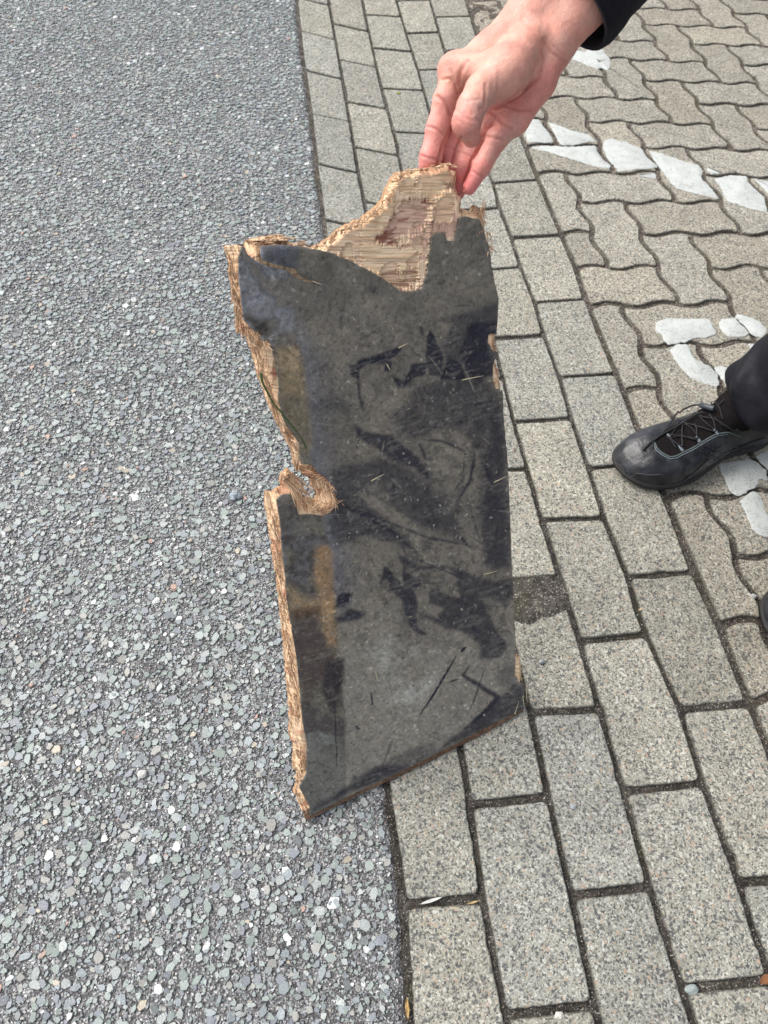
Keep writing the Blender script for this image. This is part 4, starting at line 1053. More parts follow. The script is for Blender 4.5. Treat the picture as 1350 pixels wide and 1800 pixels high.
arm = [HC([(932, 34, .588, 40), (1010, -62, .572, 46)]), HC([(970, 74, .588, 37), (1058, -22, .572, 44)])]
thenar = HC([(930, 72, .578, 30), (888, 128, .560, 41), (846, 160, .553, 27)])
thumb = HC([(846, 158, .553, 26.5), (829, 188, .548, 25), (820, 216, .549, 24.5), (829, 243, .562, 15.5)])
def hand(P):
    p = None
    for pts, rs in palm + arm:
        c = chain(P, pts, rs, .006); p = c if p is None else smin(p, c, .012)
    f = None
    for pts, rs in (index_, middle, ring_, little):
        c = chain(P, pts, rs, .004); c = np.minimum(c, 1)
        p2 = smin(p if f is None else f, c, .0012 if f is not None else .0012)
        f = c if f is None else smin(f, c, .0009)
    hp = smin(p, f, .0065)
    t = chain(P, *thenar, .006)
    hp = smin(hp, t, .008)
    th = chain(P, *thumb, .004)
    near = cap(P, thenar[0][2], thumb[0][1], .026, .010)
    k = np.where(near < 0, .0045, .0008)
    hp = smin(hp, th, k)
    # web between index knuckle and thumb
    w = cap(P, H(800, 112, .583, 12)[0], H(850, 122, .568, 14)[0], .0085, .011)
    hp = smin(hp, w, .012)
    # knobbly index knuckle
    return smin(hp, cap(P, H(789, 122, .588, 14)[0], H(796, 138, .588, 14)[0], .0095, .0095), .006)
allp = np.array([p for ch in [index_, middle, ring_, little, thumb, thenar] + palm + arm for p in ch[0]])
Vh, Fh = surface(hand, allp.min(0) - .035, allp.max(0) + .035, .00125)
Vh = relax(Vh, Fh, 2, .5); Nh = grad(hand, Vh)
px = project(Vh); facing = ((CAM - Vh) * Nh).sum(1) > 0
C1 = lambda p: T(p, 680, 0, 2.7)
creases = [([(452,650),(436,700),(402,762),(384,830),(352,925)], 1.8, .0022), ([(352,650),(328,715),(306,790)], 1.8, .0020), ([(305,602),(268,680),(240,780)], 2.0, .0020),([(238,458),(270,482),(293,515),(303,548)], 3.0, .0014), ([(184,598),(232,612),(268,640)], 2.2, .0009), ([(152,735),(200,752),(242,757)], 2.2, .0009),
 ([(278,690),(310,700),(336,722)], 2.0, .0007), ([(350,722),(380,734),(408,750)], 2.0, .0007), ([(404,812),(430,830),(464,842)], 2.0, .0007), ([(452,642),(500,652),(552,662)], 2.8, .0014),
 ([(498,532),(540,572),(596,608)], 2.8, .0015), ([(556,498),(620,520),(690,527)], 2.4, .0010), ([(482,527),(560,492),(640,432),(720,372),(735,330)], 3.2, .0014), ([(735,330),(745,290),(735,240)], 2.2, .0008),
 ([(468,400),(470,450),(462,505),(440,518)], 2.4, .0009), ([(440,440),(448,470),(444,512)], 2.0, .0003), ([(425,560),(446,580),(440,610)], 2.0, .0008), ([(392,672),(402,692),(418,688)], 1.4, .0006),
 ([(500,330),(505,400),(498,480)], 2.4, .0001), ([(530,310),(530,400),(520,470)], 2.4, .00022), ([(580,290),(570,380),(545,450)], 2.4, .00012), ([(620,250),(630,330),(600,400)], 2.6, .00012), ([(660,200),(690,280),(680,350)], 2.6, .00012),
 ([(262,378),(300,372),(326,410),(338,445)], 2.6, .0010), ([(380,290),(350,340),(342,400)], 3.5, .0010), ([(300,330),(320,370),(330,420)], 2.2, .0005),
 ([(742,188),(780,250),(846,292)], 2.6, .0007), ([(640,90),(700,160),(742,235)], 3.2, .00025), ([(760,180),(800,230),(835,260)], 2.6, .0004), ([(700,50),(760,120),(800,190)], 3.6, .00018), ([(610,120),(640,190),(690,240)], 3.0, .00012),
 ([(330,520),(370,560),(420,575)], 2.0, .0004), ([(325,560),(360,590)], 1.8, .0004), ([(345,470),(390,480),(440,470)], 2.2, .0004), ([(350,420),(400,410),(440,395)], 2.4, .0004)]
disp = np.zeros(len(Vh)); cr = np.zeros(len(Vh))
for ln, w, dp in creases:
    d_ = polyd(px, C1(ln)); e_ = np.exp(-(d_ / w) ** 2) * facing; disp -= e_ * dp; cr = np.maximum(cr, e_ * min(1, dp / .0011))
    disp += np.exp(-((d_ - 2.2 * w) / w) ** 2) * facing * dp * .18
fine = fbm(Vh[:, 0] * 170, Vh[:, 1] * 170, Vh[:, 2] * 170, 3, 14) - .5
axis = (ELB - WR) / np.linalg.norm(ELB - WR); al_ = (Vh - WR) @ axis
wr = fbm(px[:, 0] / 5 + px[:, 1] / 30, px[:, 1] / 40 - px[:, 0] / 60, 0, 3, 15) - .5       # fine skin lines running along the ball of the thumb
zone = ss(60, 25, polyd(px, C1([(520,380),(650,260),(720,160)])))
disp += fine * .0008 + wr * .00015 * zone
Vh = Vh + Nh * disp[:, None]
colh = np.tile(np.array([.60, .365, .30]), (len(Vh), 1))
fing = ss(150, 215, px[:, 1]) * ss(900, 870, px[:, 0]) ; colh = mixc(colh, (.63, .285, .255), fing * .8)
colh = mixc(colh, (.64, .27, .25), ss(45, 20, polyd(px, C1([(560,560),(700,520),(800,380)]))) * .6)
tip = np.exp(-((px[:, 0] - 745) ** 2 + (px[:, 1] - 285) ** 2) / 700.) + np.exp(-((px[:, 0] - 822) ** 2 + (px[:, 1] - 330) ** 2) / 900.) + np.exp(-((px[:, 0] - 800) ** 2 + (px[:, 1] - 310) ** 2) / 900.)
colh = mixc(colh, (.60, .20, .20), tip * .75)
colh = mixc(colh, (.62, .39, .32), ss(52, 20, polyd(px, C1([(450,400),(600,330),(690,220)]))) * .65)
colh = mixc(colh, (.50, .30, .21), np.exp(-((px[:, 0] - 822) ** 2 + (px[:, 1] - 205) ** 2) / 900.) * .15)
colh = mixc(colh, (.66, .46, .32), np.exp(-((px[:, 0] - 784) ** 2 + (px[:, 1] - 140) ** 2) / 160.) * .7)
colh = mixc(colh, (.64, .35, .29), ss(110, 60, px[:, 1]) * .5)
colh = mixc(colh, (.40, .125, .10), cr * .45); colh *= np.array([1.22, 1.02, .97])
bl = fbm(Vh[:, 0] * 55, Vh[:, 1] * 55, Vh[:, 2] * 55, 3, 16); colh = mixc(colh, (.60, .24, .21), ss(.5, .72, bl) * .35); colh = mixc(colh, (.62, .44, .38), ss(.5, .3, bl) * .3)
# rest of the body, hidden by clothes and outside the picture
SH_R, SH_L = np.array([.60, .38, 1.10]), np.array([.64, .00, 1.10]); CH = np.array([.62, .19, 1.06]); HIP = np.array([.86, .17, .86]); HD = np.array([.47, .19, 1.27])
def bodyf(P):
    d = chain(P, [WR + (ELB - WR) * .28, ELB, SH_R], [.030, .040, .048], .02)
    d = smin(d, chain(P, [SH_L, np.array([.62, -.14, .86]), np.array([.55, -.04, .68])], [.048, .040, .028], .02), .01)
    d = smin(d, cap(P, SH_R, SH_L, .06, .06), .05); d = smin(d, cap(P, CH, HIP, .13, .13), .06)
    d = smin(d, cap(P, (CH + np.array([-.04, 0, .06])), HD, .05, .05), .03)
    d = smin(d, cap(P, HD, HD + np.array([-.015, 0, -.07]), .085, .055), .02)
    d = smin(d, cap(P, HD + np.array([-.085, 0, -.01]), HD + np.array([-.098, 0, -.045]), .010, .014), .012)
    for s in (-1, 1):
        d = smin(d, cap(P, HD + np.array([.01, .086 * s, .01]), HD + np.array([.0, .084 * s, -.03]), .012, .009), .006)
        d = np.maximum(d, -cap(P, HD + np.array([-.092, .03 * s, .006]), HD + np.array([-.092, .036 * s, .006]), .009, .009))
        d = smin(d, cap(P, np.array([.82, .17 + .08 * s, .84]), np.array([.74, .16 + .10 * s, .45]), .08, .05), .03)
    return d
Vb, Fb = surface(bodyf, (.20, -.28, .30), (1.05, .50, 1.40), .009); Vb = relax(Vb, Fb, 2)
body = mesh_obj('body', np.vstack([Vh, Vb]), np.vstack([Fh, Fb + len(Vh)]), MAT_SKIN, smooth=True, cols={'col': np.vstack([colh, np.tile(np.array([.60, .37, .30]), (len(Vb), 1))])}); under(body, person)
MAT_HAIR = mat_plain('brown_hair', (.06, .04, .025), .7, .3, .002, 200)
Vq, Fq = surface(lambda P: np.maximum(cap(P, HD + np.array([.02, 0, .02]), HD + np.array([.03, 0, -.04]), .094, .075), -(P[..., 0] - HD[0] + .045)), HD - .14, HD + .14, .006)
under(mesh_obj('hair', Vq, Fq, MAT_HAIR, smooth=True), person)

# jacket: fleece sleeve with a turned cuff, body of the jacket outside the picture
q = M('navy_fleece', .92, .12); n_ = q.noise(500, 4, .7); q.color(q.mix((.006, .006, .011, 1), (.016, .017, .026, 1), n_)); q.normal(q.bump(q.noise(650, 4, .7), .0016))
q.b.inputs['Sheen Weight'].default_value = .06; MAT_FLEECE = q.m
CUF = Q(np.array(1004.), np.array(10.), .583); ad = (ELB - CUF) / np.linalg.norm(ELB - CUF)
def tube(name, cs, rs, mat, parent, seg=64, inner=.0035, folds=.002, squash=1.0, seed=0, roll=None):
    cs = np.array(cs); N = len(cs); V = []; up = np.array([0, 0, 1.])
    fr = []
    for k in range(N):
        t = cs[min(k + 1, N - 1)] - cs[max(k - 1, 0)]; t /= np.linalg.norm(t); s = np.cross(t, up); s /= np.linalg.norm(s); fr.append((s, np.cross(s, t)))
    th = np.linspace(0, 2 * PI, seg, endpoint=False)
    def ringp(k, dr):
        s, u_ = fr[k]; f_ = (fbm(np.cos(th) * 1.6 + 5, np.sin(th) * 1.6 + 5, k * .55 + seed, 3, 33 + seed) - .5) * 2 * folds * min(1, k / 2.)
        r = rs[k] + dr + f_; return cs[k] + np.cos(th)[:, None] * s * r[:, None] + np.sin(th)[:, None] * u_ * r[:, None] * squash
    R_ = [ringp(3, -inner), ringp(1, -inner), ringp(0, -inner)] + [ringp(0, -inner * .2)] + [ringp(k, 0) for k in range(N)]
    V = np.vstack(R_); F = []
    for k in range(len(R_) - 1):
        for i in range(seg): j = (i + 1) % seg; F.append([k * seg + i, k * seg + j, (k + 1) * seg + j, (k + 1) * seg + i])
    o = mesh_obj(name, V, F, mat, smooth=True); under(o, parent); return o
path = [CUF - ad * .001, CUF + ad * .0015, CUF + ad * .004] + [CUF + ad * t for t in np.arange(.010, .19, .010)]
rr = [.0435, .0442, .0446] + list(np.interp(np.arange(.010, .19, .010), [.01, .024, .028, .19], [.0446, .0442, .0432, .052]))
mid_ = ELB + (SH_R - ELB) * .5
path += [ELB + (SH_R - ELB) * t for t in np.linspace(.05, 1, 10)]; rr += list(np.linspace(.056, .075, 10))
sleeve = tube('jacket_sleeve', path, rr, MAT_FLEECE, person, 72, .004, .0022)
def jack(P):
    d = cap(P, SH_R, SH_L, .080, .080); d = smin(d, cap(P, CH, HIP + np.array([-.05, 0, .02]), .155, .165), .06)
    d = smin(d, chain(P, [SH_L, np.array([.62, -.14, .86]), np.array([.565, -.06, .72])], [.072, .058, .045], .02), .02)
    return smin(d, cap(P, SH_R, SH_R + (ELB - SH_R) * .15, .078, .078), .02)
Vj, Fj = surface(jack, (.35, -.30, .55), (1.1, .52, 1.32), .010); Vj = relax(Vj, Fj, 2)
under(mesh_obj('jacket', Vj, Fj, MAT_FLEECE, smooth=True), person)

# trousers
q = M('navy_trousers', .62, .28); q.color(q.mix((.005, .005, .009, 1), (.011, .011, .018, 1), q.noise(60, 4))); wv = q.noise(1, 2, .5, q.map((2200, 2200, 900)))
q.normal(q.bump(wv, .0003, .6, q.bump(q.noise(14, 4, .5), .010, .9))); MAT_TROU = q.m
ANR = np.array([.690, .253, .128]); ANL = np.array([.828, -.045, .120])
def trou(P):
    d = chain(P, [ANR, np.array([.735, .262, .40]), np.array([.84, .25, .80])], [.056, .068, .095], .03)
    d2 = chain(P, [ANL, np.array([.84, .02, .42]), np.array([.86, .08, .80])], [.060, .070, .095], .03)
    d = smin(d, d2, .01); d = smin(d, cap(P, np.array([.86, .25, .86]), np.array([.86, .08, .86]), .12, .12), .05)
    # rumpled fabric gathered on the shoe
    z = P[..., 2]; w = ss(.34, .12, z)
    f_ = np.sin(z * 95 + P[..., 0] * 34 - P[..., 1] * 46 + 2.2 * np.sin(P[..., 1] * 38)) * .0045 * w
    bul = smin(cap(P, ANR + np.array([-.042, -.004, .010]), ANR + np.array([-.026, -.040, -.010]), .034, .032), cap(P, ANR + np.array([-.030, .02, .01]), ANR + np.array([0, -.034, -.028]), .036, .032), .01)
    d = smin(d, bul, .012)
    cut = (.096 - .35 * (P[..., 0] - .64)) - z                       # hem
    inner = chain(P, [ANR + np.array([0, 0, -.06]), ANR + np.array([.0, 0, -.006])], [.046, .036], .01)
    return np.maximum(np.maximum(d + f_, cut), -inner)
Vt, Ft = surface(trou, (.56, -.18, .06), (1.02, .42, 1.0), .0065)
Vt = relax(Vt, Ft, 2); Vt[:, 0] += (fbm(Vt[:, 0] * 22, Vt[:, 1] * 22, Vt[:, 2] * 22, 3, 5) - .5) * .008
under(mesh_obj('trousers', Vt, Ft, MAT_TROU, smooth=True), person)

# shoes
q = M('black_leather', .36, .5)
q.color(q.mix((.010, .011, .015, 1), (.062, .066, .074, 1), q.ramp(q.noise(26, 5, .6), [(.45, g(0)), (.75, g(1))])))
q.set(q.b.inputs['Roughness'], q.ramp(q.noise(34, 5), [(.3, g(.20)), (.7, g(.45))]))
q.normal(q.bump(q.noise(55, 5, .55), .0026, .8, q.bump(q.noise(700, 3), .0002))); MAT_LEA = q.m
MAT_SOLE = mat_plain('dark_rubber', (.035, .034, .034), .75, .25, .001, 300)
q = M('shoe_mesh_fabric', .95, .08); q.color(q.mix((.006, .005, .006, 1), (.018, .015, .015, 1), q.vor(900))); q.normal(q.bump(q.vor(900), .0006)); MAT_MESH = q.m
MAT_LACE = mat_plain('black_lace', (.018, .018, .020), .6, .35, .0004, 900)
MAT_PIPE = mat_plain('grey_piping', (.10, .125, .125), .6, .3, .0003, 900)
MAT_LOOP = mat_plain('grey_loop', (.17, .20, .23), .6, .3, .0003, 900)
MAT_SEAM = mat_plain('scuffed_edge', (.045, .046, .05), .6, .3, .0004, 700)
S_ = np.array([0, .006, .0128, .028, .044, .07, .095, .12, .148, .186, .216, .25, .275, .292, .302])
NEAR = np.array([0, .026, .037, .050, .058, .065, .067, .064, .056, .042, .040, .043, .042, .032, 0])
FAR = np.array([0, .016, .026, .036, .041, .044, .044, .042, .040, .037, .035, .036, .035, .027, 0])
HGT = np.array([.018, .030, .040, .052, .059, .064, .068, .074, .086, .108, .122, .130, .132, .128, .110])
def shoe_frame(T0, ang):
    u_ = np.array([math.cos(ang), math.sin(ang), 0]); return np.array([T0[0], T0[1], 0.]), u_, np.array([u_[1], -u_[0], 0])
def shoe_surface(fr, mir=1, grow=0.0, z0=.014, top=None, ns=90, nt=56, zcap=None):
    T0, u_, nn = fr; ph = np.linspace(0, PI, ns); s = .151 * (1 - np.cos(ph)); t = np.linspace(0, PI, nt)
    w1 = np.interp(s, S_, NEAR); w2 = np.interp(s, S_, FAR); h = np.interp(s, S_, HGT)
    k3 = np.ones(5) / 5
    for _ in range(2):
        for a_ in (w1, w2, h): a_[2:-2] = np.convolve(a_, k3, 'same')[2:-2]
    V = []
    for i in range(ns):
        ee = (s[i] / .302 - .5) * 2; ln = s[i] + grow * ee
        a1 = w1[i] + grow * min(1, w1[i] / .02); a2 = w2[i] + grow * min(1, w2[i] / .02)
        if top is None:
            cz = np.sin(t); cx = np.cos(t)
            pw = np.interp(s[i], [0, .05, .12, .2, .3], [.72, .72, .85, .8, .7])
            lat = np.sign(cx) * np.abs(cx) ** pw * np.where(cx > 0, a1, a2)
            narrow = 1 - np.interp(s[i], [0, .1, .16, .3], [0, 0, .10, .16]) * cz ** 2
            zz = z0 + (h[i] - z0) * cz ** np.interp(s[i], [0, .05, .15, .3], [.62, .66, .85, .9]); lat = lat * narrow
        else:
            lat = np.cos(t) * np.where(np.cos(t) > 0, a1, a2); lat = np.sign(lat) * np.minimum(np.abs(lat) * 1.25, np.where(lat > 0, a1, a2)); zz = np.full(nt, top)
        V.append(T0 + u_ * ln + nn * mir * lat[:, None] + np.array([0, 0, 1.]) * zz[:, None])
    V = np.array(V)
    if top is None:                                   # flex creases behind the toe cap and a soft dent beside the tongue
        sI = s[:, None]; tt = t[None]; nz = fbm(sI * 60 + 0 * tt, tt * 2.2 + 0 * sI, 0, 3, 5)
        cz_ = np.sin((sI + .02 * np.cos(tt) + .006 * nz) * 420) * .0011 * np.exp(-((sI - .118) / .022) ** 2) * ss(.15, .5, np.sin(tt)) * (1 - ss(1.2, 1.6, tt) * .6)
        V[..., 2] += cz_ + (fbm(sI * 34 + 0 * tt, tt * 2.6 + 0 * sI, 0, 3, 6) - .5) * .0030 * ss(0, .3, np.sin(tt))
    I = (np.arange(ns - 1)[:, None] * nt + np.arange(nt - 1)[None]).ravel()
    F = np.stack([I, I + nt, I + nt + 1, I + 1], 1)
    return V, (F if mir > 0 else F[:, ::-1])
def make_sole(fr, mir, parent):
    T0, u_, nn = fr; n = 120; a_ = np.linspace(0, 2 * PI, n, endpoint=False); s = .151 * (1 - np.cos(a_))
    w1 = np.interp(s, S_, NEAR); w2 = np.interp(s, S_, FAR); lat = np.where(a_ < PI, w1, -w2)
    P = np.column_stack([s, lat]); P = lap(resample(P, .004), 4); P = ccw(P); rings = []
    for off, z in ((-.012, .0005), (-.004, .0005), (.0, .004), (.0022, .009), (.0028, .013), (.0022, .0165), (.0004, .019), (-.006, .0195)):
        R_ = inset(P, -off); zz = np.full(len(R_), z) + .007 * ss(.03, 0, R_[:, 0]) * (z < .01) + .004 * ss(.05, .0, R_[:, 0]); rings.append(T0 + R_[:, :1] * u_ + R_[:, 1:] * nn * mir + np.column_stack([0 * zz, 0 * zz, zz]))
    V = np.vstack(rings); n = len(P); F = []
    for k in range(len(rings) - 1):
        for i in range(n): F.append([k * n + i, k * n + (i + 1) % n, (k + 1) * n + (i + 1) % n, (k + 1) * n + i])
    F.append([i for i in range(n)][::-1]); F.append([(len(rings) - 1) * n + i for i in range(n)])
    o = mesh_obj('sole', V, F, MAT_SOLE, smooth=True); under(o, parent); return o
def wire(name, P, r, mat, parent, seg=8, flat=None, step=.0012):
    P = resample(np.array(P, float), step, False); 
    for _ in range(2): P[1:-1] = (P[:-2] + P[1:-1] * 2 + P[2:]) / 4
    n = len(P); t = np.gradient(P, axis=0); t /= np.linalg.norm(t, axis=1)[:, None] + 1e-9
    up = np.array([.1, .2, 1.]); s = np.cross(t, up); s /= np.linalg.norm(s, axis=1)[:, None] + 1e-9; u_ = np.cross(s, t)
    a_ = np.linspace(0, 2 * PI, seg, endpoint=False); k1, k2 = (1, 1) if flat is None else flat
    V = (P[:, None] + r * k1 * np.cos(a_)[None, :, None] * s[:, None] + r * k2 * np.sin(a_)[None, :, None] * u_[:, None]).reshape(-1, 3); F = []
    for k in range(n - 1):
        for i in range(seg): F.append([k * seg + i, k * seg + (i + 1) % seg, (k + 1) * seg + (i + 1) % seg, (k + 1) * seg + i])
    F.append(list(range(seg))[::-1]); F.append([(n - 1) * seg + i for i in range(seg)])
    o = mesh_obj(name, V, F, mat, smooth=True); under(o, parent); return o

FR_R = shoe_frame((.447, .200), math.radians(12.3)); FR_L = shoe_frame((.580, -.110), math.radians(4))
def make_shoe(fr, mir, label):
    up_V, up_F = shoe_surface(fr, mir)
    flat = up_V.reshape(-1, 3)
    sh = mesh_obj('shoe', flat, up_F, MAT_LEA, smooth=True); under(sh, person); sh['label'] = label
    make_sole(fr, mir, sh)
    return sh, flat, up_F
shoeR, SV, SF = make_shoe(FR_R, 1, 'black leather safety shoe with elastic laces, toe pointing at the board')
shoeL, SVL, SFL = make_shoe(FR_L, -1, 'toe of the other black shoe at the right edge')
bvh = BVHTree.FromPolygons([Vector(v) for v in SV], [list(f) for f in SF])
def on_shoe(pts, off):
    out = []
    for (x, y) in pts:
        d_ = rays(np.array(float(x)), np.array(float(y))); h = bvh.ray_cast(Vector(CAM), Vector(d_).normalized())
        if h[0] is None: h = bvh.find_nearest(Vector(gnd(np.array(float(x)), np.array(float(y)), .07)))
        nrm = h[1] if h[1].dot(Vector(CAM) - h[0]) > 0 else -h[1]
        out.append(np.array(h[0] + nrm * off))
    return np.array(out)
SH = lambda p: T(p, 1040, 540, 4.355)
tongue = SH([(482,1040),(500,985),(600,925),(700,870),(790,815),(860,760),(930,700),(1040,660),(1130,720),(1180,830),(1160,905),(1050,955),(950,972),(880,1010),(820,1048),(760,1085),(700,1112),(650,1140),(600,1150),(540,1120),(500,1085)])
# tongue panel: the same polygon laid on the shoe's own surface
tp = np.array(tongue); gx_ = np.arange(tp[:, 0].min(), tp[:, 0].max(), 1.6); gy_ = np.arange(tp[:, 1].min(), tp[:, 1].max(), 1.6)
GG = np.array([(x, y) for y in gy_ for x in gx_]); nxg = len(gx_)
def inpoly(P, poly):
    ins = np.zeros(len(P), bool); B_ = np.roll(poly, -1, 0)
    for (xa, ya), (xb, yb) in zip(poly, B_):
        c_ = (ya <= P[:, 1]) != (yb <= P[:, 1]); ins ^= c_ & (P[:, 0] < xa + (P[:, 1] - ya) / (yb - ya + 1e-12) * (xb - xa))
    return ins
ins = inpoly(GG, tp); W3 = on_shoe(GG, .0016); cells = []
for r in range(len(gy_) - 1):
    for c_ in range(nxg - 1):
        q4_ = [r * nxg + c_, r * nxg + c_ + 1, (r + 1) * nxg + c_ + 1, (r + 1) * nxg + c_]
        if ins[q4_].sum() >= 3 and max(np.linalg.norm(W3[q4_[0]] - W3[q4_[2]]), np.linalg.norm(W3[q4_[1]] - W3[q4_[3]])) < .012: cells.append(q4_)
used = np.unique(cells); mp = {k: i for i, k in enumerate(used)}
under(mesh_obj('tongue', W3[used], [[mp[k] for k in f] for f in cells], MAT_MESH, smooth=True), shoeR)
def sw(name, line, r, mat, off=.002, flat=None, **k): return wire(name, on_shoe(resample(np.array(SH(line), float), 2.0, False), off), r, mat, shoeR, flat=flat, **k)
sw('piping', [(482,1040),(500,1085),(540,1120),(600,1150),(650,1140),(700,1112),(760,1085),(820,1048),(880,1010),(950,972),(1040,955),(1130,985)], .0011, MAT_PIPE, .0018)
sw('piping', [(474,1040),(492,1096),(540,1134),(602,1164),(655,1154),(705,1126),(765,1099),(825,1062),(885,1024),(955,986),(1040,970)], .0008, MAT_LOOP, .0010)
sw('toe_seam', [(180,1195),(215,1205),(245,1235),(270,1290),(295,1345),(310,1368),(360,1382),(430,1392),(520,1390),(610,1372),(700,1330),(780,1275),(840,1220),(900,1165)], .0011, MAT_SEAM, .0012)
sw('side_seam', [(830,1100),(900,1130),(960,1165),(1040,1150),(1150,1110),(1250,1060)], .0013, MAT_LEA, .0004); sw('side_seam', [(860,1060),(930,1090),(1000,1120),(1120,1080)], .0010, MAT_LEA, .0004)
sw('side_seam', [(940,1170),(1000,1130),(1100,1080),(1230,1030),(1330,1000)], .0014, MAT_LEA, .0004)
for ln in ([(700,990),(590,1010),(640,1080)], [(600,990),(640,940),(700,900)], [(700,895),(760,930),(810,1005)], [(800,820),(860,880),(940,945)], [(940,850),(990,900),(1080,940)], [(925,700),(980,780),(1000,860)]): sw('lace', ln, .0010, MAT_LACE, .0036)
for (x, y) in ((680,1085),(812,1015),(950,955)): sw('lace_loop', [(x - 14, y - 22), (x + 14, y + 20)], .0034, MAT_LOOP, .0028, flat=(1.0, .35))
for (x, y) in ((588,988),(708,895),(800,815)): sw('lace_loop', [(x - 13, y - 8), (x + 13, y + 8)], .0026, MAT_LOOP, .0030, flat=(1.0, .4))
for ln in ([(590,985),(700,1000),(800,1020)], [(680,1075),(570,1000)], [(688,1075),(690,920),(700,895)], [(720,900),(830,925),(940,955)], [(808,1005),(800,930),(790,900)], [(805,1010),(700,1000)], [(945,945),(930,870),(900,830)], [(800,820),(850,850),(930,860)], [(940,860),(1040,920),(1120,960)], [(920,670),(912,720),(935,790)], [(1030,655),(1090,700),(1160,760),(1200,820)], [(980,760),(1020,720),(1050,690)]):
    sw('lace', ln, .0013, MAT_LACE, .0042)
def cord(line, offs, r=.0014):
    P = resample(np.array(SH(line), float), 2.0, False); o = np.interp(np.linspace(0, 1, len(P)), np.linspace(0, 1, len(offs)), offs)
    W_ = np.array([on_shoe([p], oo)[0] for p, oo in zip(P, o)]); wire('lace', W_, r, MAT_LACE, shoeR)
cord([(860,785),(800,790),(720,815),(650,860),(590,920),(550,965),(500,1010),(440,1045),(405,1085)], [.008, .012, .012, .008, .006, .005, .004, .003])
cord([(860,825),(820,835),(760,865),(690,905),(610,945),(540,985),(480,1015),(430,1060),(400,1095)], [.008, .008, .007, .006, .005, .004, .003])
cord([(480,1010),(470,1050),(465,1085)], [.003, .003], .001)
wire('lace_toggle', on_shoe(SH([(852,785),(880,790),(940,800)]), .009), .0048, mat_plain('grey_plastic', (.045, .055, .065), .4, .5), shoeR, seg=14)
wire('lace_tip', on_shoe(SH([(410,1075),(398,1100)]), .003), .0022, MAT_LACE, shoeR, seg=10)
# small pale emblem on the tongue: crossed strokes
for ln in ([(962,680),(1012,702)], [(975,705),(1000,672)], [(965,692),(1010,684)]): sw('tongue_emblem', ln, .0006, MAT_LOOP, .0026)
# padded collar round the ankle
Tc, uc, nc = FR_R
cc = Tc + uc * .225
Vc, Fc = surface(lambda P: np.maximum(cap(P, cc + np.array([-.018, -.004, .080]), cc + np.array([.006, .002, .140]), .037, .034), -(P[..., 2] - .07)), cc + np.array([-.12, -.09, .05]), cc + np.array([.11, .09, .22]), .004)
under(mesh_obj('collar', Vc, Fc, MAT_MESH, smooth=True), shoeR)

# ------------------------------------------------------------------ small loose things
def pebble(name, x, y, r, col, label, cat, group=None, z=.0, sd=0, el=(1, .75, .5), rough=.6, crumple=.75):
    p = gnd(np.array(float(x)), np.array(float(y))); rg = np.random.default_rng(sd); V = []; F = []; nu, nv_ = 14, 9
    for i in range(nv_ + 1):
        for j in range(nu):
            ph = PI * i / nv_; t = 2 * PI * j / nu; d_ = np.array([math.sin(ph) * math.cos(t), math.sin(ph) * math.sin(t), math.cos(ph)])
            k = 1 + crumple * (2 * float(fbm(np.array(d_[0] * 1.7 + sd), np.array(d_[1] * 1.7), np.array(d_[2] * 1.7 + 9), 3, sd)) - 1)
            V.append(d_ * k * r * np.array(el) + np.array([0, 0, r * el[2] * .8 + z]))
    for i in range(nv_):
        for j in range(nu): F.append([i * nu + j, (i + 1) * nu + j, (i + 1) * nu + (j + 1) % nu, i * nu + (j + 1) % nu])
    o = mesh_obj(name, V, F, mat_plain(name, col, rough, .4, .0006, 900)); o.location = (float(p[0]), float(p[1]), 0)
    tag(o, label, cat, group); return o
pebble('foil_scrap', 415, 876, .0095, (.27, .31, .35), 'crumpled blue-grey scrap of foil on the asphalt left of the hole in the board', 'litter', sd=3, crumple=1.4, rough=.3, el=(1, .8, .55))
pebble('pebble', 952, 1163, .0042, (.36, .38, .39), 'bluish pebble on the paving block just right of the board, above its lower right corner', 'pebble', 'loose pebbles on the paving', sd=5)
pebble('pebble', 1007, 1417, .0045, (.33, .35, .36), 'grey pebble on the paving block below the lower right corner of the board', 'pebble', 'loose pebbles on the paving', sd=6)
pebble('pebble', 1216, 1741, .0068, (.27, .31, .31), 'largest blue-grey pebble, lying in the joint near the bottom right corner', 'pebble', 'loose pebbles on the paving', sd=7, z=-.004)
pebble('pebble', 984, 1785, .0050, (.62, .60, .55), 'pale pebble in the joint at the bottom edge of the picture', 'pebble', 'loose pebbles on the paving', sd=8, z=-.003)
pebble('pebble', 251, 1362, .0065, (.50, .50, .48), 'white stone standing up from the asphalt left of the foot of the board', 'pebble', sd=9)
pebble('pebble', 1323, 1048, .0050, (.42, .43, .42), 'pale grey pebble in the wavy joint between the two shoes', 'pebble', 'loose pebbles on the paving', sd=10, z=-.002)
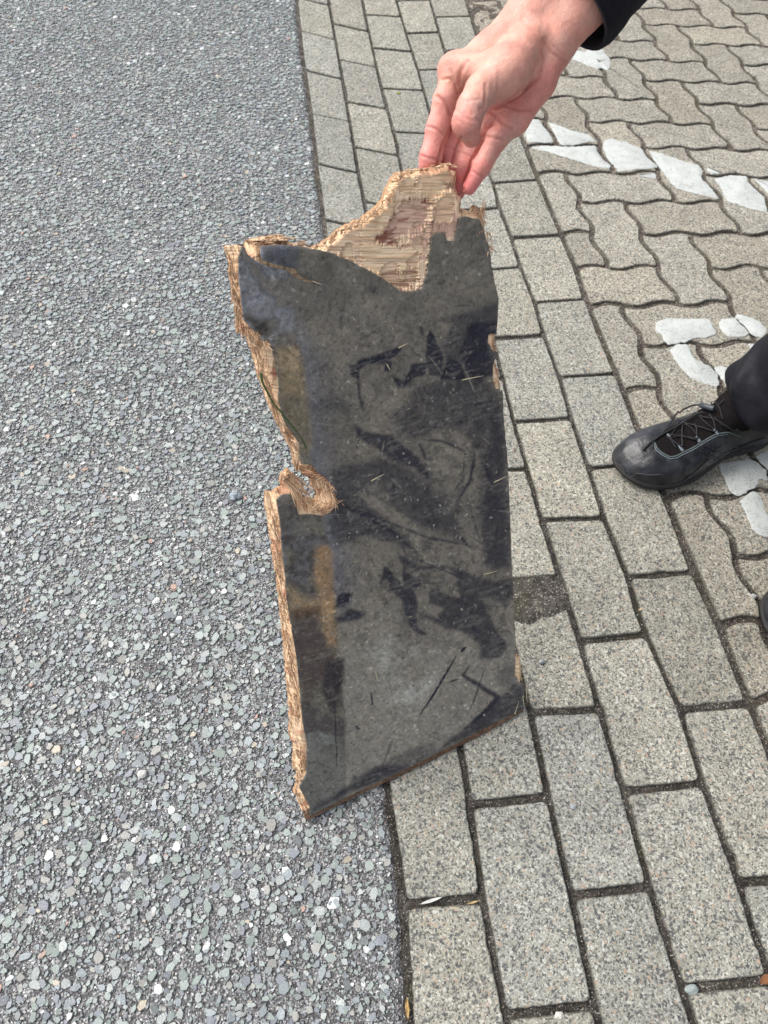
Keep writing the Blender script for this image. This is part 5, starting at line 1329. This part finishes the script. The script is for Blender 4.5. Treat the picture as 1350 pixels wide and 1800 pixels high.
def flake(name, x, y, L, W_, ang, col, label, cat, z=.002, curl=.002, sd=0, tip=.9):
    p = gnd(np.array(float(x)), np.array(float(y))); n = 12; V = []; F = []
    for i in range(n + 1):
        t = i / n * 2 - 1; w = W_ * max(0.04, (1 - abs(t) ** 1.8)) * tip
        for j in range(5):
            v_ = (j / 4 * 2 - 1); V.append((t * L / 2 + .06 * L * v_ * v_, w / 2 * v_, z + curl * (t * t + .6 * v_ * v_) + .0007 * math.sin(7 * t + 3 * v_ + sd)))
    m_ = len(V)
    for i in range(n):
        for j in range(4): F.append([i * 5 + j, i * 5 + j + 1, (i + 1) * 5 + j + 1, (i + 1) * 5 + j])
    V2 = [(a, b, c - .0004) for a, b, c in V]; F += [[k + m_ for k in f][::-1] for f in F]
    for i in range(n):
        F.append([i * 5, (i + 1) * 5, (i + 1) * 5 + m_, i * 5 + m_]); F.append([(i + 1) * 5 + 4, i * 5 + 4, i * 5 + 4 + m_, (i + 1) * 5 + 4 + m_])
    o = mesh_obj(name, V + V2, F, mat_plain(name, col, .8, .2, .0004, 500), smooth=True); o.location = (float(p[0]), float(p[1]), 0); o.rotation_euler = (0, 0, ang)
    tag(o, label, cat); return o
flake('dry_leaf', 1343, 1722, .020, .010, .3, (.22, .10, .05), 'small curled brown leaf in the joint at the right edge', 'leaf')
flake('leaf_fragment', 700, 165, .011, .007, .2, (.35, .34, .06), 'tiny yellow-green leaf fragment on the paving left of the fingers', 'leaf', curl=.001)
flake('paper_shred', 755, 1584, .030, .004, .15, (.60, .60, .58), 'white shred of paper in the joint beside the asphalt below the board', 'litter', z=.0005, curl=.0012)
flake('wood_chip', 828, 1587, .018, .0025, .1, (.50, .38, .20), 'thin straw-coloured wood chip in the joint right of the white shred', 'wood chip', z=.0005)
flake('wood_chip', 1124, 1072, .008, .0035, .3, (.55, .45, .28), 'pale wood chip in the long joint right of the soil-covered paving block', 'wood chip', z=.0)
flake('wood_chip', 716, 1775, .022, .005, 1.5, (.42, .28, .12), 'brown wood chip at the edge of the asphalt near the bottom', 'wood chip', z=.0)
# blade of grass caught on the board
gb = [bp(x, y, o) for (x, y, o) in ((458, 655, .002), (461, 672, .003), (478, 705, .004), (500, 732, .006), (520, 757, .006), (533, 775, .003), (538, 788, .001))]
gpar = empty('grass_blade_root', tuple(gb[0])); 
o = wire('grass_blade', gb, .0009, mat_plain('grass_green', (.07, .12, .04), .6, .3), gpar, flat=(1.4, .5)); me_ = o.data
o.parent = None; o.location = gpar.location; bpy.data.objects.remove(gpar)
tag(o, 'long green blade of grass caught on the splintered left edge of the board', 'grass blade')
# straw bits stuck to the board
sp = []
for (x, y, x2, y2) in ((925,1208,926,1232),(919,1224,921,1240),(905,1255,912,1232),(850,1010,874,1003),(868,848,892,836),(700,612,716,603),(812,668,850,660),(652,846,676,832),(548,494,566,500),(680,640,686,652),(660,1180,664,1196)):
    sp.append((bp(x, y, .0008), bp(x2, y2, .0022), NB * .0006, .0013, .0007))
for _ in range(45):
    x, y = r6.uniform(600, 890), r6.uniform(560, 1240); a_ = r6.uniform(0, 6.28); l = r6.uniform(2, 8); sp.append((bp(x, y, .0003), bp(x + l * math.cos(a_), y + l * math.sin(a_), .0009), NB * .0002, .0005, .0004))
q = M('straw', .85, .2); q.color((.48, .43, .30)); slivers('clinging_fibres', sp, board, q.m)['kind'] = 'stuff'
# pale grit lying in the joints
N = 5200; gx_ = rng.uniform(0, 1.5, N * 6); gyy = rng.uniform(-.8, 2.0, N * 6)
near_ = np.min([np.abs(gx_ - line_x(i, gyy)) for i in range(6)], 0) < .0055
i5 = gx_ > line_x(5, gyy); keep = (near_ & (rng.random(N * 6) < .55)) 
gx_, gyy = gx_[keep], gyy[keep]; w5 = np.abs(gx_ - line_x(5, gyy)) < .01
V = []; F = []; n = 0; tn = []
extra = [(gnd(np.array(float(a)), np.array(float(b)))[:2]) for a, b in ((957,1048),(953,1052),(1297,958),(1283,938),(1322,1050),(1330,1068),(1203,917),(998,438),(1186,780),(1192,533),(1058,516),(1109,537),(1201,534),(1213,411),(950,356),(966,365))]
for x, y in list(zip(gx_, gyy)) + [tuple(e) for e in extra] * 2:
    r = rng.uniform(.0004, .0012) * (1.5 if rng.random() < .05 else 1); k = 5; a0 = rng.uniform(0, 6)
    zb = -.0045 + rng.uniform(0, .0015); x += rng.normal(0, .0008); y += rng.normal(0, .0008)
    for zz, rr_ in ((zb - r * .5, .8), (zb + r * .4, 1.0), (zb + r * 1.0, .5)):
        for j in range(k): V.append((x + r * rr_ * math.cos(a0 + j * 1.2566), y + r * rr_ * math.sin(a0 + j * 1.2566) * .8, zz))
    for q_ in (0, 1):
        for j in range(k): F.append([n + q_ * k + j, n + q_ * k + (j + 1) % k, n + (q_ + 1) * k + (j + 1) % k, n + (q_ + 1) * k + j])
    F.append([n + 2 * k + j for j in range(k)]); n += 3 * k
    c_ = np.array([.5, .49, .46]) * rng.uniform(.3, 1.3); tn += [c_] * (3 * k)
gr = mesh_obj('joint_grit', V, F, MAT_CHIP, cols={'tint': np.array(tn)}); tag(gr, 'pale grit scattered along the joints of the paving', 'grit', kind='stuff')
